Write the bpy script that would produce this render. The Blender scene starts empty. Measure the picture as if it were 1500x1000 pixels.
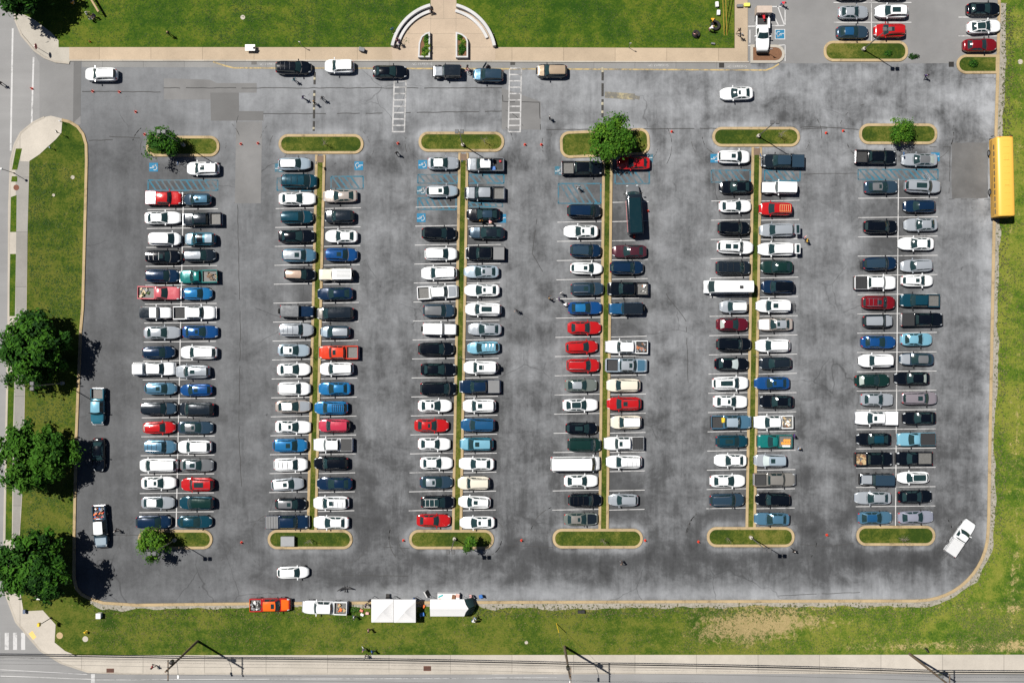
import bpy, math, random
from mathutils import Vector, Matrix, noise as mnoise
R = math.radians
PI = math.pi
random.seed(7)
scene = bpy.context.scene
COL = scene.collection
CAM_H = 148.0            # camera height above the lot in metres; one photo pixel is 0.1 m on the ground

def W(px, py, z=0.0):
    """photo position of something at height z -> metres in the place"""
    k = 0.1 * (1 - z / CAM_H)
    return Vector(((px - 750) * k, (500 - py) * k, z))

# ---------------------------------------------------------------- materials
MATS = {}
def nt_new(name):
    m = bpy.data.materials.new(name); m.use_nodes = True
    nt = m.node_tree
    return m, nt, nt.nodes['Principled BSDF']
class N:
    """small helper for building node trees"""
    def __init__(s, nt): s.nt = nt
    def node(s, t, **kw):
        n = s.nt.nodes.new(t)
        for k, v in kw.items(): setattr(n, k, v)
        return n
    def put(s, sock, v):
        if isinstance(v, bpy.types.NodeSocket): s.nt.links.new(v, sock)
        else: sock.default_value = v
    def pos(s, sx=1, sy=1, sz=1):
        t = s.node('ShaderNodeTexCoord')
        m = s.node('ShaderNodeMapping'); s.nt.links.new(t.outputs['Object'], m.inputs['Vector'])
        m.inputs['Scale'].default_value = (sx, sy, sz)
        return m.outputs['Vector']
    def xyz(s):
        t = s.node('ShaderNodeTexCoord'); x = s.node('ShaderNodeSeparateXYZ')
        s.nt.links.new(t.outputs['Object'], x.inputs[0]); return x.outputs
    def noise(s, vec, scale, detail=4, rough=.55, dist=0.0):
        n = s.node('ShaderNodeTexNoise'); s.nt.links.new(vec, n.inputs['Vector'])
        n.inputs['Scale'].default_value = scale; n.inputs['Detail'].default_value = detail
        n.inputs['Roughness'].default_value = rough; n.inputs['Distortion'].default_value = dist
        return n.outputs['Fac']
    def m(s, op, a, b=0.0, c=None, clamp=False):
        n = s.node('ShaderNodeMath', operation=op); n.use_clamp = clamp
        s.put(n.inputs[0], a); s.put(n.inputs[1], b)
        if c is not None: s.put(n.inputs[2], c)
        return n.outputs[0]
    def rng(s, v, a, b, c=0.0, d=1.0):
        n = s.node('ShaderNodeMapRange', interpolation_type='SMOOTHSTEP'); s.put(n.inputs[0], v)
        for i, q in zip((1, 2, 3, 4), (a, b, c, d)): n.inputs[i].default_value = q
        return n.outputs[0]
    def gauss(s, v, c, w):
        d = s.m('DIVIDE', s.m('SUBTRACT', v, c), w)
        return s.m('POWER', 2.718, s.m('MULTIPLY', s.m('MULTIPLY', d, d), -1.0))
    def mix(s, f, a, b):
        n = s.node('ShaderNodeMix', data_type='RGBA')
        s.put(n.inputs[0], f)
        s.put(n.inputs[6], a if isinstance(a, bpy.types.NodeSocket) else (*a, 1))
        s.put(n.inputs[7], b if isinstance(b, bpy.types.NodeSocket) else (*b, 1))
        return n.outputs[2]
    def grey(s, v, tint=(1, 1, 1)):
        c = s.node('ShaderNodeCombineColor')
        for i in range(3): s.put(c.inputs[i], s.m('MULTIPLY', v, tint[i]))
        return c.outputs[0]
    def bump(s, h, strength, dist, bsdf):
        b = s.node('ShaderNodeBump'); b.inputs['Strength'].default_value = strength; b.inputs['Distance'].default_value = dist
        s.nt.links.new(h, b.inputs['Height']); s.nt.links.new(b.outputs[0], bsdf.inputs['Normal'])

def flat(name, col, rough=.6, metal=0.0, coat=0.0, var=.12, scale=3.0, spec=.5):
    """plain procedural material: base colour with a little unevenness"""
    if name in MATS: return MATS[name]
    m, nt, b = nt_new(name); n = N(nt)
    f = n.noise(n.pos(), scale, 4, .6)
    lo = tuple(c * (1 - var) for c in col); hi = tuple(min(1, c * (1 + var)) for c in col)
    nt.links.new(n.mix(f, lo, hi), b.inputs['Base Color'])
    b.inputs['Roughness'].default_value = rough; b.inputs['Metallic'].default_value = metal
    b.inputs['Coat Weight'].default_value = coat; b.inputs['Coat Roughness'].default_value = .04
    b.inputs['Specular IOR Level'].default_value = spec
    MATS[name] = m; return m

PAINTS = {  # colour, metallic, roughness
 'white': ((.76, .78, .79), 0, .35), 'cream': ((.66, .62, .52), 0, .35), 'silver': ((.44, .48, .52), .5, .32),
 'paleblue': ((.42, .52, .60), .45, .32), 'champagne': ((.46, .41, .37), .45, .34), 'tan': ((.48, .37, .26), .4, .36),
 'beige': ((.42, .31, .24), .2, .45), 'grey': ((.20, .21, .22), .45, .34), 'taupe': ((.26, .25, .23), .4, .36), 'mauve': ((.30, .27, .30), .45, .34),
 'lavender': ((.34, .36, .44), .45, .34), 'slate': ((.028, .056, .088), .45, .30), 'charcoal': ((.012, .019, .028), .4, .30),
 'black': ((.003, .005, .009), .15, .22), 'navy': ((.006, .022, .056), .35, .26), 'darkteal': ((.007, .050, .078), .4, .28),
 'inkteal': ((.006, .024, .032), .2, .3), 'darkgreen': ((.008, .032, .028), .4, .28), 'teal': ((.010, .17, .16), .25, .32), 'steelblue': ((.085, .20, .30), .45, .32),
 'blue': ((.010, .075, .25), .4, .28), 'brightblue': ((.018, .17, .40), .35, .28), 'midblue': ((.018, .10, .23), .4, .28),
 'lightblue': ((.20, .45, .58), .3, .34), 'tealblue': ((.03, .16, .23), .4, .3), 'red': ((.46, .012, .014), .15, .28),
 'darkred': ((.20, .008, .014), .3, .28), 'maroon': ((.10, .008, .018), .3, .30), 'plum': ((.07, .02, .03), .4, .3),
 'orange': ((.62, .05, .018), .1, .3), 'brightorange': ((.78, .13, .012), .05, .32), 'fadedred': ((.50, .10, .12), .05, .42), 'raspberry': ((.45, .035, .07), .1, .34),
 'greengrey': ((.20, .23, .21), .45, .34), 'yellow': ((.82, .46, .05), 0, .38)}
def paint(k):
    key = 'paint_' + k
    if key in MATS: return MATS[key]
    c, me, ro = PAINTS[k]
    m, nt, b = nt_new('car paint ' + k); n = N(nt)
    d = n.noise(n.pos(), 1.7, 5, .65)
    dust = n.rng(d, .45, .85, 0.0, .012 if max(c) < .12 else .04)           # a film of dust in cloudy patches
    nt.links.new(n.mix(dust, c, (.30, .27, .23)), b.inputs['Base Color'])
    nt.links.new(n.rng(d, .3, .8, ro * .42, ro * .75), b.inputs['Roughness'])
    b.inputs['Specular IOR Level'].default_value = .35 if max(c) < .12 else .5
    b.inputs['Metallic'].default_value = me * (.5 if max(c) < .12 else .8)
    b.inputs['Coat Weight'].default_value = .5; b.inputs['Coat Roughness'].default_value = .035
    MATS[key] = m; return m

def glass_mat():
    m, nt, b = nt_new('car glass'); n = N(nt)
    f = n.noise(n.pos(), 2.5, 3, .5)
    nt.links.new(n.mix(f, (.010, .026, .028), (.020, .045, .048)), b.inputs['Base Color'])
    b.inputs['Roughness'].default_value = .07; b.inputs['Specular IOR Level'].default_value = .7
    return m
GLASS = glass_mat()
TRIM = flat('black trim plastic', (.018, .018, .019), .55)
TYRE = flat('tyre rubber', (.014, .014, .014), .85)
CHROME = flat('chrome and alloy', (.55, .56, .58), .28, .85)
LAMP = flat('headlight lens', (.62, .66, .68), .12, .1, .8)
TAIL = flat('tail light lens', (.42, .01, .012), .18, 0, .8)
LINER = flat('bed liner', (.032, .033, .035), .75, var=.35, scale=5)
BEDGREY = flat('worn truck bed floor', (.13, .13, .125), .6, .1, var=.4, scale=4)
DECK = flat('grey tonneau vinyl', (.16, .165, .17), .6, var=.15)
WHITEM = flat('white painted metal', (.78, .78, .77), .4, var=.05)
GALV = flat('galvanised steel', (.25, .255, .26), .4, .6, var=.2)
DARKST = flat('dark painted steel', (.03, .028, .026), .5, .3)
WOOD = flat('weathered pole wood', (.16, .115, .08), .85, var=.35, scale=6)
CONC = flat('light concrete', (.44, .40, .34), .85, var=.12, scale=.8)
CONCG = flat('grey concrete', (.42, .405, .375), .85, var=.12, scale=.8)

# ---------------------------------------------------------------- mesh helper
class MB:
    def __init__(s): s.v = []; s.f = []; s.mi = []
    def grid(s, rows, mi=0, closed=False):
        b = len(s.v); nr = len(rows); nc = len(rows[0])
        for r in rows: s.v += [tuple(p) for p in r]
        for i in range(nr - 1):
            for j in range(nc if closed else nc - 1):
                j2 = (j + 1) % nc
                s.f.append((b + i * nc + j, b + i * nc + j2, b + (i + 1) * nc + j2, b + (i + 1) * nc + j)); s.mi.append(mi)
    def poly(s, pts, mi=0, flip=False):
        b = len(s.v); s.v += [tuple(p) for p in pts]
        ids = list(range(b, b + len(pts)))
        s.f.append(tuple(reversed(ids)) if flip else tuple(ids)); s.mi.append(mi)
    def prism(s, pts, z0, z1, mi=0, ch=0.0, bottom=True, mtop=None):
        """extruded outline; ch chamfers the top edge"""
        area = sum(pts[i][0] * pts[(i + 1) % len(pts)][1] - pts[(i + 1) % len(pts)][0] * pts[i][1] for i in range(len(pts)))
        if area < 0: pts = list(reversed(pts))
        rings = [[(p[0], p[1], z0) for p in pts]]
        if ch > 0:
            rings.append([(p[0], p[1], z1 - ch) for p in pts]); rings.append([(q[0], q[1], z1) for q in inset(pts, ch)])
        else: rings.append([(p[0], p[1], z1) for p in pts])
        b = len(s.v); n = len(pts)
        for r in rings: s.v += r
        for k in range(len(rings) - 1):
            for i in range(n):
                j = (i + 1) % n
                s.f.append((b + k * n + i, b + k * n + j, b + (k + 1) * n + j, b + (k + 1) * n + i)); s.mi.append(mi)
        t = b + (len(rings) - 1) * n
        s.f.append(tuple(range(t, t + n))); s.mi.append(mi if mtop is None else mtop)
        if bottom: s.f.append(tuple(reversed(range(b, b + n)))); s.mi.append(mi)
    def box(s, c, d, mi=0, ch=0.0, rz=0.0):
        x, y, z = d[0] / 2, d[1] / 2, d[2] / 2
        ca, sa = math.cos(rz), math.sin(rz)
        pts = [(c[0] + a * ca - b * sa, c[1] + a * sa + b * ca) for a, b in ((-x, -y), (x, -y), (x, y), (-x, y))]
        s.prism(pts, c[2] - z, c[2] + z, mi, ch)
    def rbox(s, c, d, r=.1, mi=0, ch=.03, n=4):
        s.prism([(c[0] + p[0], c[1] + p[1]) for p in rrect(d[0], d[1], r, n)], c[2] - d[2] / 2, c[2] + d[2] / 2, mi, ch)
    def tube(s, pts, rad, n=8, mi=0):
        pts = [Vector(p) for p in pts]
        if not isinstance(rad, (list, tuple)): rad = [rad] * len(pts)
        rows = []
        for i, p in enumerate(pts):
            d = (pts[min(i + 1, len(pts) - 1)] - pts[max(i - 1, 0)]).normalized()
            a = d.orthogonal().normalized() if i == 0 else (pa - d * pa.dot(d)).normalized()
            pa = a; bq = d.cross(a)
            rows.append([p + (a * math.cos(2 * PI * k / n) + bq * math.sin(2 * PI * k / n)) * rad[i] for k in range(n)])
        s.grid(rows, mi, True)
        s.poly(rows[0], mi, True); s.poly(rows[-1], mi)
    def lathe(s, prof, n=14, mi=0, c=(0, 0, 0)):
        rows = [[(c[0] + r * math.cos(2 * PI * k / n), c[1] + r * math.sin(2 * PI * k / n), c[2] + z) for k in range(n)] for r, z in prof]
        s.grid(rows, mi, True); s.poly(rows[0], mi, True); s.poly(rows[-1], mi)
    def blob(s, c, r, n=8, mi=0):
        rx, ry, rz = r if isinstance(r, tuple) else (r, r, r)
        rows = [[(c[0] + rx * math.sin(t) * math.cos(2 * PI * k / n), c[1] + ry * math.sin(t) * math.sin(2 * PI * k / n), c[2] + rz * math.cos(t)) for k in range(n)]
                for t in [.05 + (PI - .1) * i / 6 for i in range(7)]]
        s.grid(rows, mi, True); s.poly(rows[0], mi); s.poly(rows[-1], mi, True)
    def mesh(s, name, nm=1, smooth=True, ang=35):
        me = bpy.data.meshes.new(name); me.from_pydata(s.v, [], s.f); me.validate()
        for _ in range(nm): me.materials.append(None)
        if nm > 1:
            for p, i in zip(me.polygons, s.mi): p.material_index = i
        if smooth:
            me.polygons.foreach_set('use_smooth', [True] * len(me.polygons))
            me.set_sharp_from_angle(angle=R(ang))
        me.update(); return me
def inset(pts, d):
    n = len(pts); out = []
    for i in range(n):
        a = Vector(pts[i - 1][:2]); b = Vector(pts[i][:2]); c = Vector(pts[(i + 1) % n][:2])
        e1 = (b - a); e2 = (c - b)
        if e1.length < 1e-6 or e2.length < 1e-6: out.append(tuple(b)); continue
        e1.normalize(); e2.normalize()
        n1 = Vector((-e1.y, e1.x)); n2 = Vector((-e2.y, e2.x)); q = n1 + n2
        if q.length < 1e-4: q = n1
        q.normalize(); k = d / max(.35, q.dot(n1)); out.append(tuple(b + q * k))
    return out
def rrect(l, w, r, n=5):
    out = []
    for cx, cy, a0 in ((l / 2 - r, w / 2 - r, 0), (-l / 2 + r, w / 2 - r, 90), (-l / 2 + r, -w / 2 + r, 180), (l / 2 - r, -w / 2 + r, 270)):
        for i in range(n + 1):
            a = R(a0 + 90 * i / n); out.append((cx + r * math.cos(a), cy + r * math.sin(a)))
    return out
def ribbon(path, w, closed=False):
    """left and right edges of a band of width w along a path"""
    n = len(path); L_, R_ = [], []
    for i in range(n):
        p = Vector(path[i][:2])
        a = Vector(path[(i - 1) % n][:2]) if (closed or i > 0) else None
        c = Vector(path[(i + 1) % n][:2]) if (closed or i < n - 1) else None
        e1 = (p - a).normalized() if a is not None else (c - p).normalized()
        e2 = (c - p).normalized() if c is not None else e1
        n1 = Vector((-e1.y, e1.x)); q = (n1 + Vector((-e2.y, e2.x))).normalized()
        k = w / 2 / max(.4, q.dot(n1)); L_.append(p + q * k); R_.append(p - q * k)
    return L_, R_
def band(mb, path, w, z0, z1, closed=False, ch=.02, mi=0):
    """extruded kerb-like band"""
    l, r = ribbon(path, w, closed); l2, r2 = ribbon(path, w - 2 * ch, closed)
    rows = []
    for i in range(len(path)):
        rows.append([(r[i].x, r[i].y, z0), (r[i].x, r[i].y, z1 - ch), (r2[i].x, r2[i].y, z1), (l2[i].x, l2[i].y, z1), (l[i].x, l[i].y, z1 - ch), (l[i].x, l[i].y, z0)])
    if closed: rows.append(rows[0])
    mb.grid(rows, mi)
    if not closed:
        mb.poly(rows[0], mi); mb.poly(rows[-1], mi, True)

# ---------------------------------------------------------------- objects
def tag(o, label=None, cat=None, group=None, kind=None):
    if label: o['label'] = label
    if cat: o['category'] = cat
    if group: o['group'] = group
    if kind: o['kind'] = kind
    return o
def inst(name, me, mats, parent=None, loc=None, rz=0.0):
    o = bpy.data.objects.new(name, me); COL.objects.link(o)
    if not isinstance(mats, (list, tuple)): mats = [mats]
    for s, m in zip(o.material_slots, mats):
        s.link = 'OBJECT'; s.material = m
    if parent: o.parent = parent
    if loc is not None: o.location = loc
    if rz: o.rotation_euler = (0, 0, rz)
    return o
def part(name, mb, mats, parent=None, loc=None, rz=0.0, smooth=True, ang=35):
    n = len(mats) if isinstance(mats, (list, tuple)) else 1
    return inst(name, mb.mesh(name, n, smooth, ang), mats, parent, loc, rz)
def thing(name, label, cat, loc, rz=0.0, group=None):
    o = bpy.data.objects.new(name, None); COL.objects.link(o); o.empty_display_size = .3
    o.location = loc; o.rotation_euler = (0, 0, rz)
    return tag(o, label, cat, group)
def setting(name, mb, m, label, smooth=False, kind='structure'):
    o = part(name, mb, m, smooth=smooth); return tag(o, label, None, None, kind)
def copy_tree(o, parent=None):
    c = o.copy(); COL.objects.link(c); c.parent = parent
    for ch in list(o.children): copy_tree(ch, c)
    return c
# ================================================================ the setting
ISLANDS = [(214, 199, 322, 230), (202, 775, 312, 804), (408, 196, 533, 226), (392, 775, 517, 804), (613, 193, 739, 223), (599, 775, 724, 804), (820, 190, 952, 230), (809, 773, 942, 803), (1043, 186, 1172, 215), (1035, 771, 1164, 801), (1258, 181, 1373, 212), (1254, 769, 1370, 799)]
def asphalt(name, kind):
    m, nt, b = nt_new(name); n = N(nt)
    p = n.pos(); x, y, z = n.xyz()
    fine = n.noise(p, 9.0, 5, .75)
    grit = n.noise(p, 2.2, 6, .7)
    if kind == 'lot':
        cloud = n.noise(p, .21, 10, .70, .35); blot = n.noise(p, .48, 8, .72, .5)
        swirl = n.noise(n.pos(.07, .16), 1.0, 8, .62, .35)
        streak = n.noise(n.pos(.55, .05), 1.0, 7, .65, .4)
        con = n.rng(x, -68, -5, .30, 1.0)                      # the left side was resealed and is more even
        v = n.m('ADD', n.m('MULTIPLY', n.m('SUBTRACT', cloud, .5), 1.15), n.m('MULTIPLY', n.m('SUBTRACT', swirl, .5), .75))
        v = n.m('ADD', v, n.m('MULTIPLY', n.m('SUBTRACT', streak, .5), .6)); v = n.m('ADD', v, n.m('MULTIPLY', n.m('SUBTRACT', blot, .5), .62))
        v = n.m('ADD', v, n.m('MULTIPLY', n.m('SUBTRACT', n.noise(n.pos(1.6, .22), 1.0, 8, .75, .5), .5), .30))
        # parking bays: smoother and darker (oil and sealer), drive aisles bleached
        c = n.m('COSINE', n.m('MULTIPLY', n.m('ADD', x, 48.9), 2 * PI / 21.0))
        wob = n.m('MULTIPLY', n.m('SUBTRACT', grit, .5), .5)
        bay = n.rng(n.m('ADD', c, wob), -.05, .75)
        bay = n.m('MULTIPLY', bay, n.m('MULTIPLY', n.rng(y, -28, -24), n.rng(y, 27, 22)))
        amp = n.m('MULTIPLY', con, n.m('SUBTRACT', 1.0, n.m('MULTIPLY', bay, .45)))
        base = n.m('SUBTRACT', .098, n.m('MULTIPLY', bay, .026))
        base = n.m('ADD', base, n.m('MULTIPLY', n.m('MULTIPLY', n.rng(y, -26, 14), n.rng(x, -58, -40)), n.m('SUBTRACT', .048, n.m('MULTIPLY', bay, .048))))   # bleached upper aisles
        trk = n.m('MULTIPLY', n.gauss(n.m('ADD', c, n.m('MULTIPLY', wob, .25)), -.80, .13), n.m('MULTIPLY', n.rng(y, -30, -22), n.rng(y, 30, 24)))
        base = n.m('SUBTRACT', base, n.m('MULTIPLY', trk, n.rng(streak, .3, .7, .002, .016)))   # wheel tracks down each aisle
        base = n.m('ADD', base, n.m('MULTIPLY', n.rng(y, 27, 36, 0, .066), n.rng(x, 5, 40, 1.0, .35)))      # the top lane is paler
        base = n.m('ADD', base, n.m('MULTIPLY', n.rng(x, -20, 40), .012))
        amp = n.m('MULTIPLY', amp, n.m('ADD', 1.0, n.m('MULTIPLY', n.rng(x, 12, 32), n.rng(y, 22, 32, 0, .35))))
        v = n.m('ADD', base, n.m('MULTIPLY', n.m('MULTIPLY', v, .29), amp))
        # tyre-polished dark band where cars swing round the island ends, pale silt along the low kerb
        v = n.m('SUBTRACT', v, n.m('MULTIPLY', n.m('MULTIPLY', n.gauss(y, -32.2, 2.3), n.rng(x, -25, 20)), n.m('MULTIPLY', n.rng(swirl, .3, .6), .06)))
        v = n.m('ADD', v, n.m('MULTIPLY', n.gauss(n.m('ADD', y, n.m('MULTIPLY', wob, 2.0)), -37.2, 1.5), n.rng(x, -45, -10, .02, .115)))
        v = n.m('ADD', v, n.m('MULTIPLY', n.gauss(x, 69.6, 1.3), n.rng(cloud, .3, .6, .02, .11)))
        v = n.m('ADD', v, n.m('MULTIPLY', n.m('SUBTRACT', grit, .5), .05))
        v = n.m('ADD', v, n.m('MULTIPLY', n.m('SUBTRACT', fine, .5), .07))
        # pale silt against the island kerbs and a tyre-dark ring outside it
        dm = None
        for (a0, b0, a1, b1) in ISLANDS:
            cx, cy = (a0 + a1) / 20 - 75, 50 - (b0 + b1) / 20; hl, r0 = (a1 - a0) / 20 - (b1 - b0) / 20, (b1 - b0) / 20
            qx = n.m('MAXIMUM', n.m('SUBTRACT', n.m('ABSOLUTE', n.m('SUBTRACT', x, cx)), hl), 0.0); qy = n.m('SUBTRACT', y, cy)
            dd = n.m('SUBTRACT', n.m('SQRT', n.m('ADD', n.m('MULTIPLY', qx, qx), n.m('MULTIPLY', qy, qy))), r0)
            dm = dd if dm is None else n.m('MINIMUM', dm, dd)
        dm = n.m('ADD', dm, n.m('MULTIPLY', n.m('SUBTRACT', blot, .5), 1.1))
        v = n.m('ADD', v, n.m('MULTIPLY', n.gauss(dm, .35, .42), n.m('MULTIPLY', n.rng(x, -60, 0, .35, 1.0), n.rng(streak, .25, .6, .02, .085))))
        v = n.m('SUBTRACT', v, n.m('MULTIPLY', n.gauss(dm, 2.1, .95), n.rng(x, -50, 10, .006, .030)))
        # drips of oil, most of them in the bays
        v = n.m('MULTIPLY', v, n.m('SUBTRACT', 1.0, n.m('MULTIPLY', bay, n.rng(n.noise(p, .62, 4, .6), .56, .70, 0, .38))))
        oil = n.rng(n.noise(p, .9, 3, .5), .69, .80, 0, .55)
        v = n.m('MULTIPLY', v, n.m('SUBTRACT', 1.0, oil))
        # hairline cracks
        vo = n.node('ShaderNodeTexVoronoi', feature='DISTANCE_TO_EDGE')
        wp = n.node('ShaderNodeVectorMath', operation='ADD')
        nv = n.node('ShaderNodeTexNoise'); nv.inputs['Scale'].default_value = .5; nt.links.new(p, nv.inputs['Vector'])
        nt.links.new(p, wp.inputs[0]); nt.links.new(nv.outputs['Color'], wp.inputs[1])
        nt.links.new(wp.outputs[0], vo.inputs['Vector']); vo.inputs['Scale'].default_value = .10
        ck = n.rng(vo.outputs['Distance'], .0, .008, 1.0, 0.0)
        ck = n.m('MULTIPLY', ck, n.rng(n.noise(p, .07, 2, .5), .52, .62, 0, .4))
        v = n.m('MULTIPLY', v, n.m('SUBTRACT', 1.0, ck))
        v = n.m('ADD', v, n.m('MULTIPLY', n.m('MAXIMUM', n.m('SUBTRACT', .072, v), 0.0), .6)); v = n.m('MAXIMUM', v, .040); v = n.m('MINIMUM', v, .34)
        col = n.grey(v, (.945, .985, 1.04))
    else:
        base, am = {'road': (.235, .16), 'drive': (.20, .16), 'patch': (.135, .10), 'patchpale': (.168, .20), 'patchdark': (.122, .22), 'seam': (.055, .03), 'rubber': (.070, .03)}[kind]
        cloud = n.noise(p, .12, 7, .6, .5); st = n.noise(n.pos(.03, .8) if kind == 'road' else n.pos(.3, .3), 1.0, 6, .6)
        v = n.m('ADD', base, n.m('MULTIPLY', n.m('SUBTRACT', cloud, .5), am * .7))
        v = n.m('ADD', v, n.m('MULTIPLY', n.m('SUBTRACT', st, .5), am * .4))
        v = n.m('ADD', v, n.m('MULTIPLY', n.m('SUBTRACT', fine, .5), base * .4))
        col = n.grey(v, (1.0, 1.0, 1.0))
    nt.links.new(col, b.inputs['Base Color']); b.inputs['Roughness'].default_value = .88
    b.inputs['Specular IOR Level'].default_value = .3
    n.bump(fine, .25, .02, b)
    return m

def grass(name, dry, seed=0.0, tone=((.022, .066, .004), (.070, .124, .008), (.150, .165, .020))):
    m, nt, b = nt_new(name); n = N(nt)
    p = n.pos(); x, y, z = n.xyz()
    big = n.noise(p, .10 + seed, 6, .6, .6); mid = n.noise(p, .62, 6, .7, .4); fine = n.noise(p, 4.2, 6, .8); vf = n.noise(p, 14, 3, .7)
    mow = n.noise(n.pos(.05, .55), 1.0, 3, .5)
    t = n.m('ADD', n.m('MULTIPLY', big, .55), n.m('ADD', n.m('MULTIPLY', mid, .38), n.m('MULTIPLY', mow, .18)))
    t = n.m('ADD', t, n.m('MULTIPLY', n.m('SUBTRACT', fine, .5), .55))
    g = n.mix(n.rng(t, .43 - dry * .05, .62 - dry * .05), tone[0], tone[1])
    g = n.mix(n.rng(t, .54 - dry * .05, .70 - dry * .06, 0, .85), g, tone[2])
    # worn, straw-coloured patches
    wear = n.m('ADD', n.m('MULTIPLY', mid, .7), n.m('MULTIPLY', fine, .35))
    if dry > 0:
        def ell(cx, cy, sx, sy): return n.m('MULTIPLY', n.gauss(x, cx, sx), n.gauss(y, cy, sy))
        e = n.m('ADD', ell(31, -42, 6, 2.6), ell(37, -41.6, 5, 2.4))
        e = n.m('ADD', e, n.m('MULTIPLY', ell(43, -40.8, 7, 1.6), .8))
        e = n.m('ADD', e, n.m('MULTIPLY', n.m('MULTIPLY', n.gauss(y, -44.6, 1.0), n.rng(x, 40, 56)), .75))
        e = n.m('ADD', e, n.m('MULTIPLY', n.m('MULTIPLY', n.gauss(n.m('ADD', x, n.m('MULTIPLY', mid, 2.5)), 75.0, 1.9), n.rng(y, 4, -14)), .28))
        e = n.m('ADD', e, n.m('MULTIPLY', n.m('MULTIPLY', n.gauss(y, -38.9, .6), n.rng(x, -75, -10, .15, .5)), 1.0))
        wear = n.m('ADD', wear, n.m('MULTIPLY', e, .36))
    wear = n.m('ADD', wear, n.m('MULTIPLY', n.m('SUBTRACT', fine, .5), .55)); wear = n.m('ADD', wear, n.m('MULTIPLY', n.m('SUBTRACT', n.noise(p, 1.1, 6, .75), .5), 1.1))
    stripe = n.m('MULTIPLY', n.rng(n.noise(n.pos(.85, .035), 1.0, 4, .6), .48, .66), n.rng(x, 70.5, 73.0)); wear = n.m('ADD', wear, n.m('MULTIPLY', stripe, .13 * dry))
    wm = n.rng(wear, .71 if dry > 0 else .78, 1.0 if dry > 0 else 1.0, 0, .92)
    g = n.mix(wm, g, n.mix(fine, (.20, .145, .06), (.47, .36, .19)))
    g = n.mix(n.rng(vf, .35, .72, .0, .45), g, (.010, .026, .004))
    if dry > 0:
        hs = n.node('ShaderNodeHueSaturation'); nt.links.new(g, hs.inputs['Color'])
        nt.links.new(n.m('MULTIPLY', n.rng(x, -72, -48, .84, 1.0), n.rng(x, 10, 66, .98, 1.42)), hs.inputs['Value']); g = hs.outputs[0]
    nt.links.new(g, b.inputs['Base Color']); b.inputs['Roughness'].default_value = .9; b.inputs['Specular IOR Level'].default_value = .15
    n.bump(fine, .8, .12, b)
    return m

def concrete(name, col, joint=0, horizontal=True, scuff=False):
    m, nt, b = nt_new(name); n = N(nt)
    p = n.pos(); x, y, z = n.xyz()
    a = n.noise(p, .25, 6, .65); f = n.noise(p, 5, 5, .7)
    k = n.m('ADD', .86, n.m('ADD', n.m('MULTIPLY', n.m('SUBTRACT', a, .5), .5), n.m('MULTIPLY', n.m('SUBTRACT', f, .5), .28)))
    if joint:
        q = n.m('FRACT', n.m('DIVIDE', x if horizontal else y, joint))
        cell = n.m('FLOOR', n.m('DIVIDE', x if horizontal else y, joint))
        wn = n.node('ShaderNodeTexWhiteNoise', noise_dimensions='1D'); nt.links.new(cell, wn.inputs['W'])
        k = n.m('MULTIPLY', k, n.m('ADD', .93, n.m('MULTIPLY', wn.outputs['Value'], .13)))
        k = n.m('MULTIPLY', k, n.rng(n.m('ABSOLUTE', n.m('SUBTRACT', q, .5)), .491, .498, 1.0, .66))
    if scuff: k = n.m('MULTIPLY', k, n.m('SUBTRACT', 1.0, n.rng(n.noise(p, .7, 6, .75), .5, .72, 0, .5)))   # tyre scuffs and grime
    nt.links.new(n.grey(k, col), b.inputs['Base Color']); b.inputs['Roughness'].default_value = .85
    b.inputs['Specular IOR Level'].default_value = .25
    n.bump(f, .2, .01, b)
    return m
def paintmark(name, col, wear):
    m, nt, b = nt_new(name); n = N(nt)
    f = n.noise(n.pos(), 1.6, 7, .75); g = n.noise(n.pos(), .35, 3, .5)
    k = n.rng(n.m('ADD', n.m('MULTIPLY', f, .7), n.m('MULTIPLY', g, .4)), .56 - wear, .80 - wear, 0, .92)
    nt.links.new(n.mix(k, col, (.11, .11, .11)), b.inputs['Base Color']); b.inputs['Roughness'].default_value = .8
    return m

LOT = asphalt('weathered lot asphalt', 'lot'); ROAD = asphalt('road asphalt', 'road'); DRIVE = asphalt('drive asphalt', 'drive')
PATCH = asphalt('asphalt repair', 'patch'); PATCHP = asphalt('pale asphalt repair', 'patchpale'); PATCHD = asphalt('dark asphalt seal', 'patchdark')
LUSH = grass('lush lawn', 0); DRY = grass('dry lawn', 1, .02, ((.025, .062, .005), (.074, .120, .010), (.165, .170, .028)))
TANC = concrete('tan sidewalk concrete', (.47, .375, .27), 7.55); PALEC = concrete('pale sidewalk concrete', (.50, .46, .40), 9.0)
CORNER = concrete('corner concrete', (.45, .42, .365)); KERBT = concrete('tan kerb', (.46, .35, .20), 3.0, scuff=True); KERBG = concrete('grey kerb', (.46, .42, .36), 3.0)
GUTTER = concrete('gutter concrete', (.25, .25, .245), 6.0)
SIDEC = concrete('side walk concrete', (.30, .29, .27), 8.0, False)
PLAZAC = concrete('plaza concrete', (.48, .385, .29), 0)
GRAVEL, _nt, _b = nt_new('pale gravel'); _n = N(_nt)
_f = _n.noise(_n.pos(), 3.0, 7, .8)
_nt.links.new(_n.mix(_n.rng(_f, .35, .65), (.20, .185, .15), (.36, .335, .285)), _b.inputs['Base Color']); _b.inputs['Roughness'].default_value = .95
MW = paintmark('white road paint', (.50, .50, .50), .035); MWF = paintmark('worn white paint', (.44, .44, .44), .07)
MB_ = paintmark('blue bay paint', (.014, .13, .20), .12); MBI = paintmark('fresh blue bay paint', (.012, .16, .30), -.04); MY = paintmark('yellow paint', (.62, .40, .10), .02); MYF = paintmark('faded yellow paint', (.45, .34, .15), .10)

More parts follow.
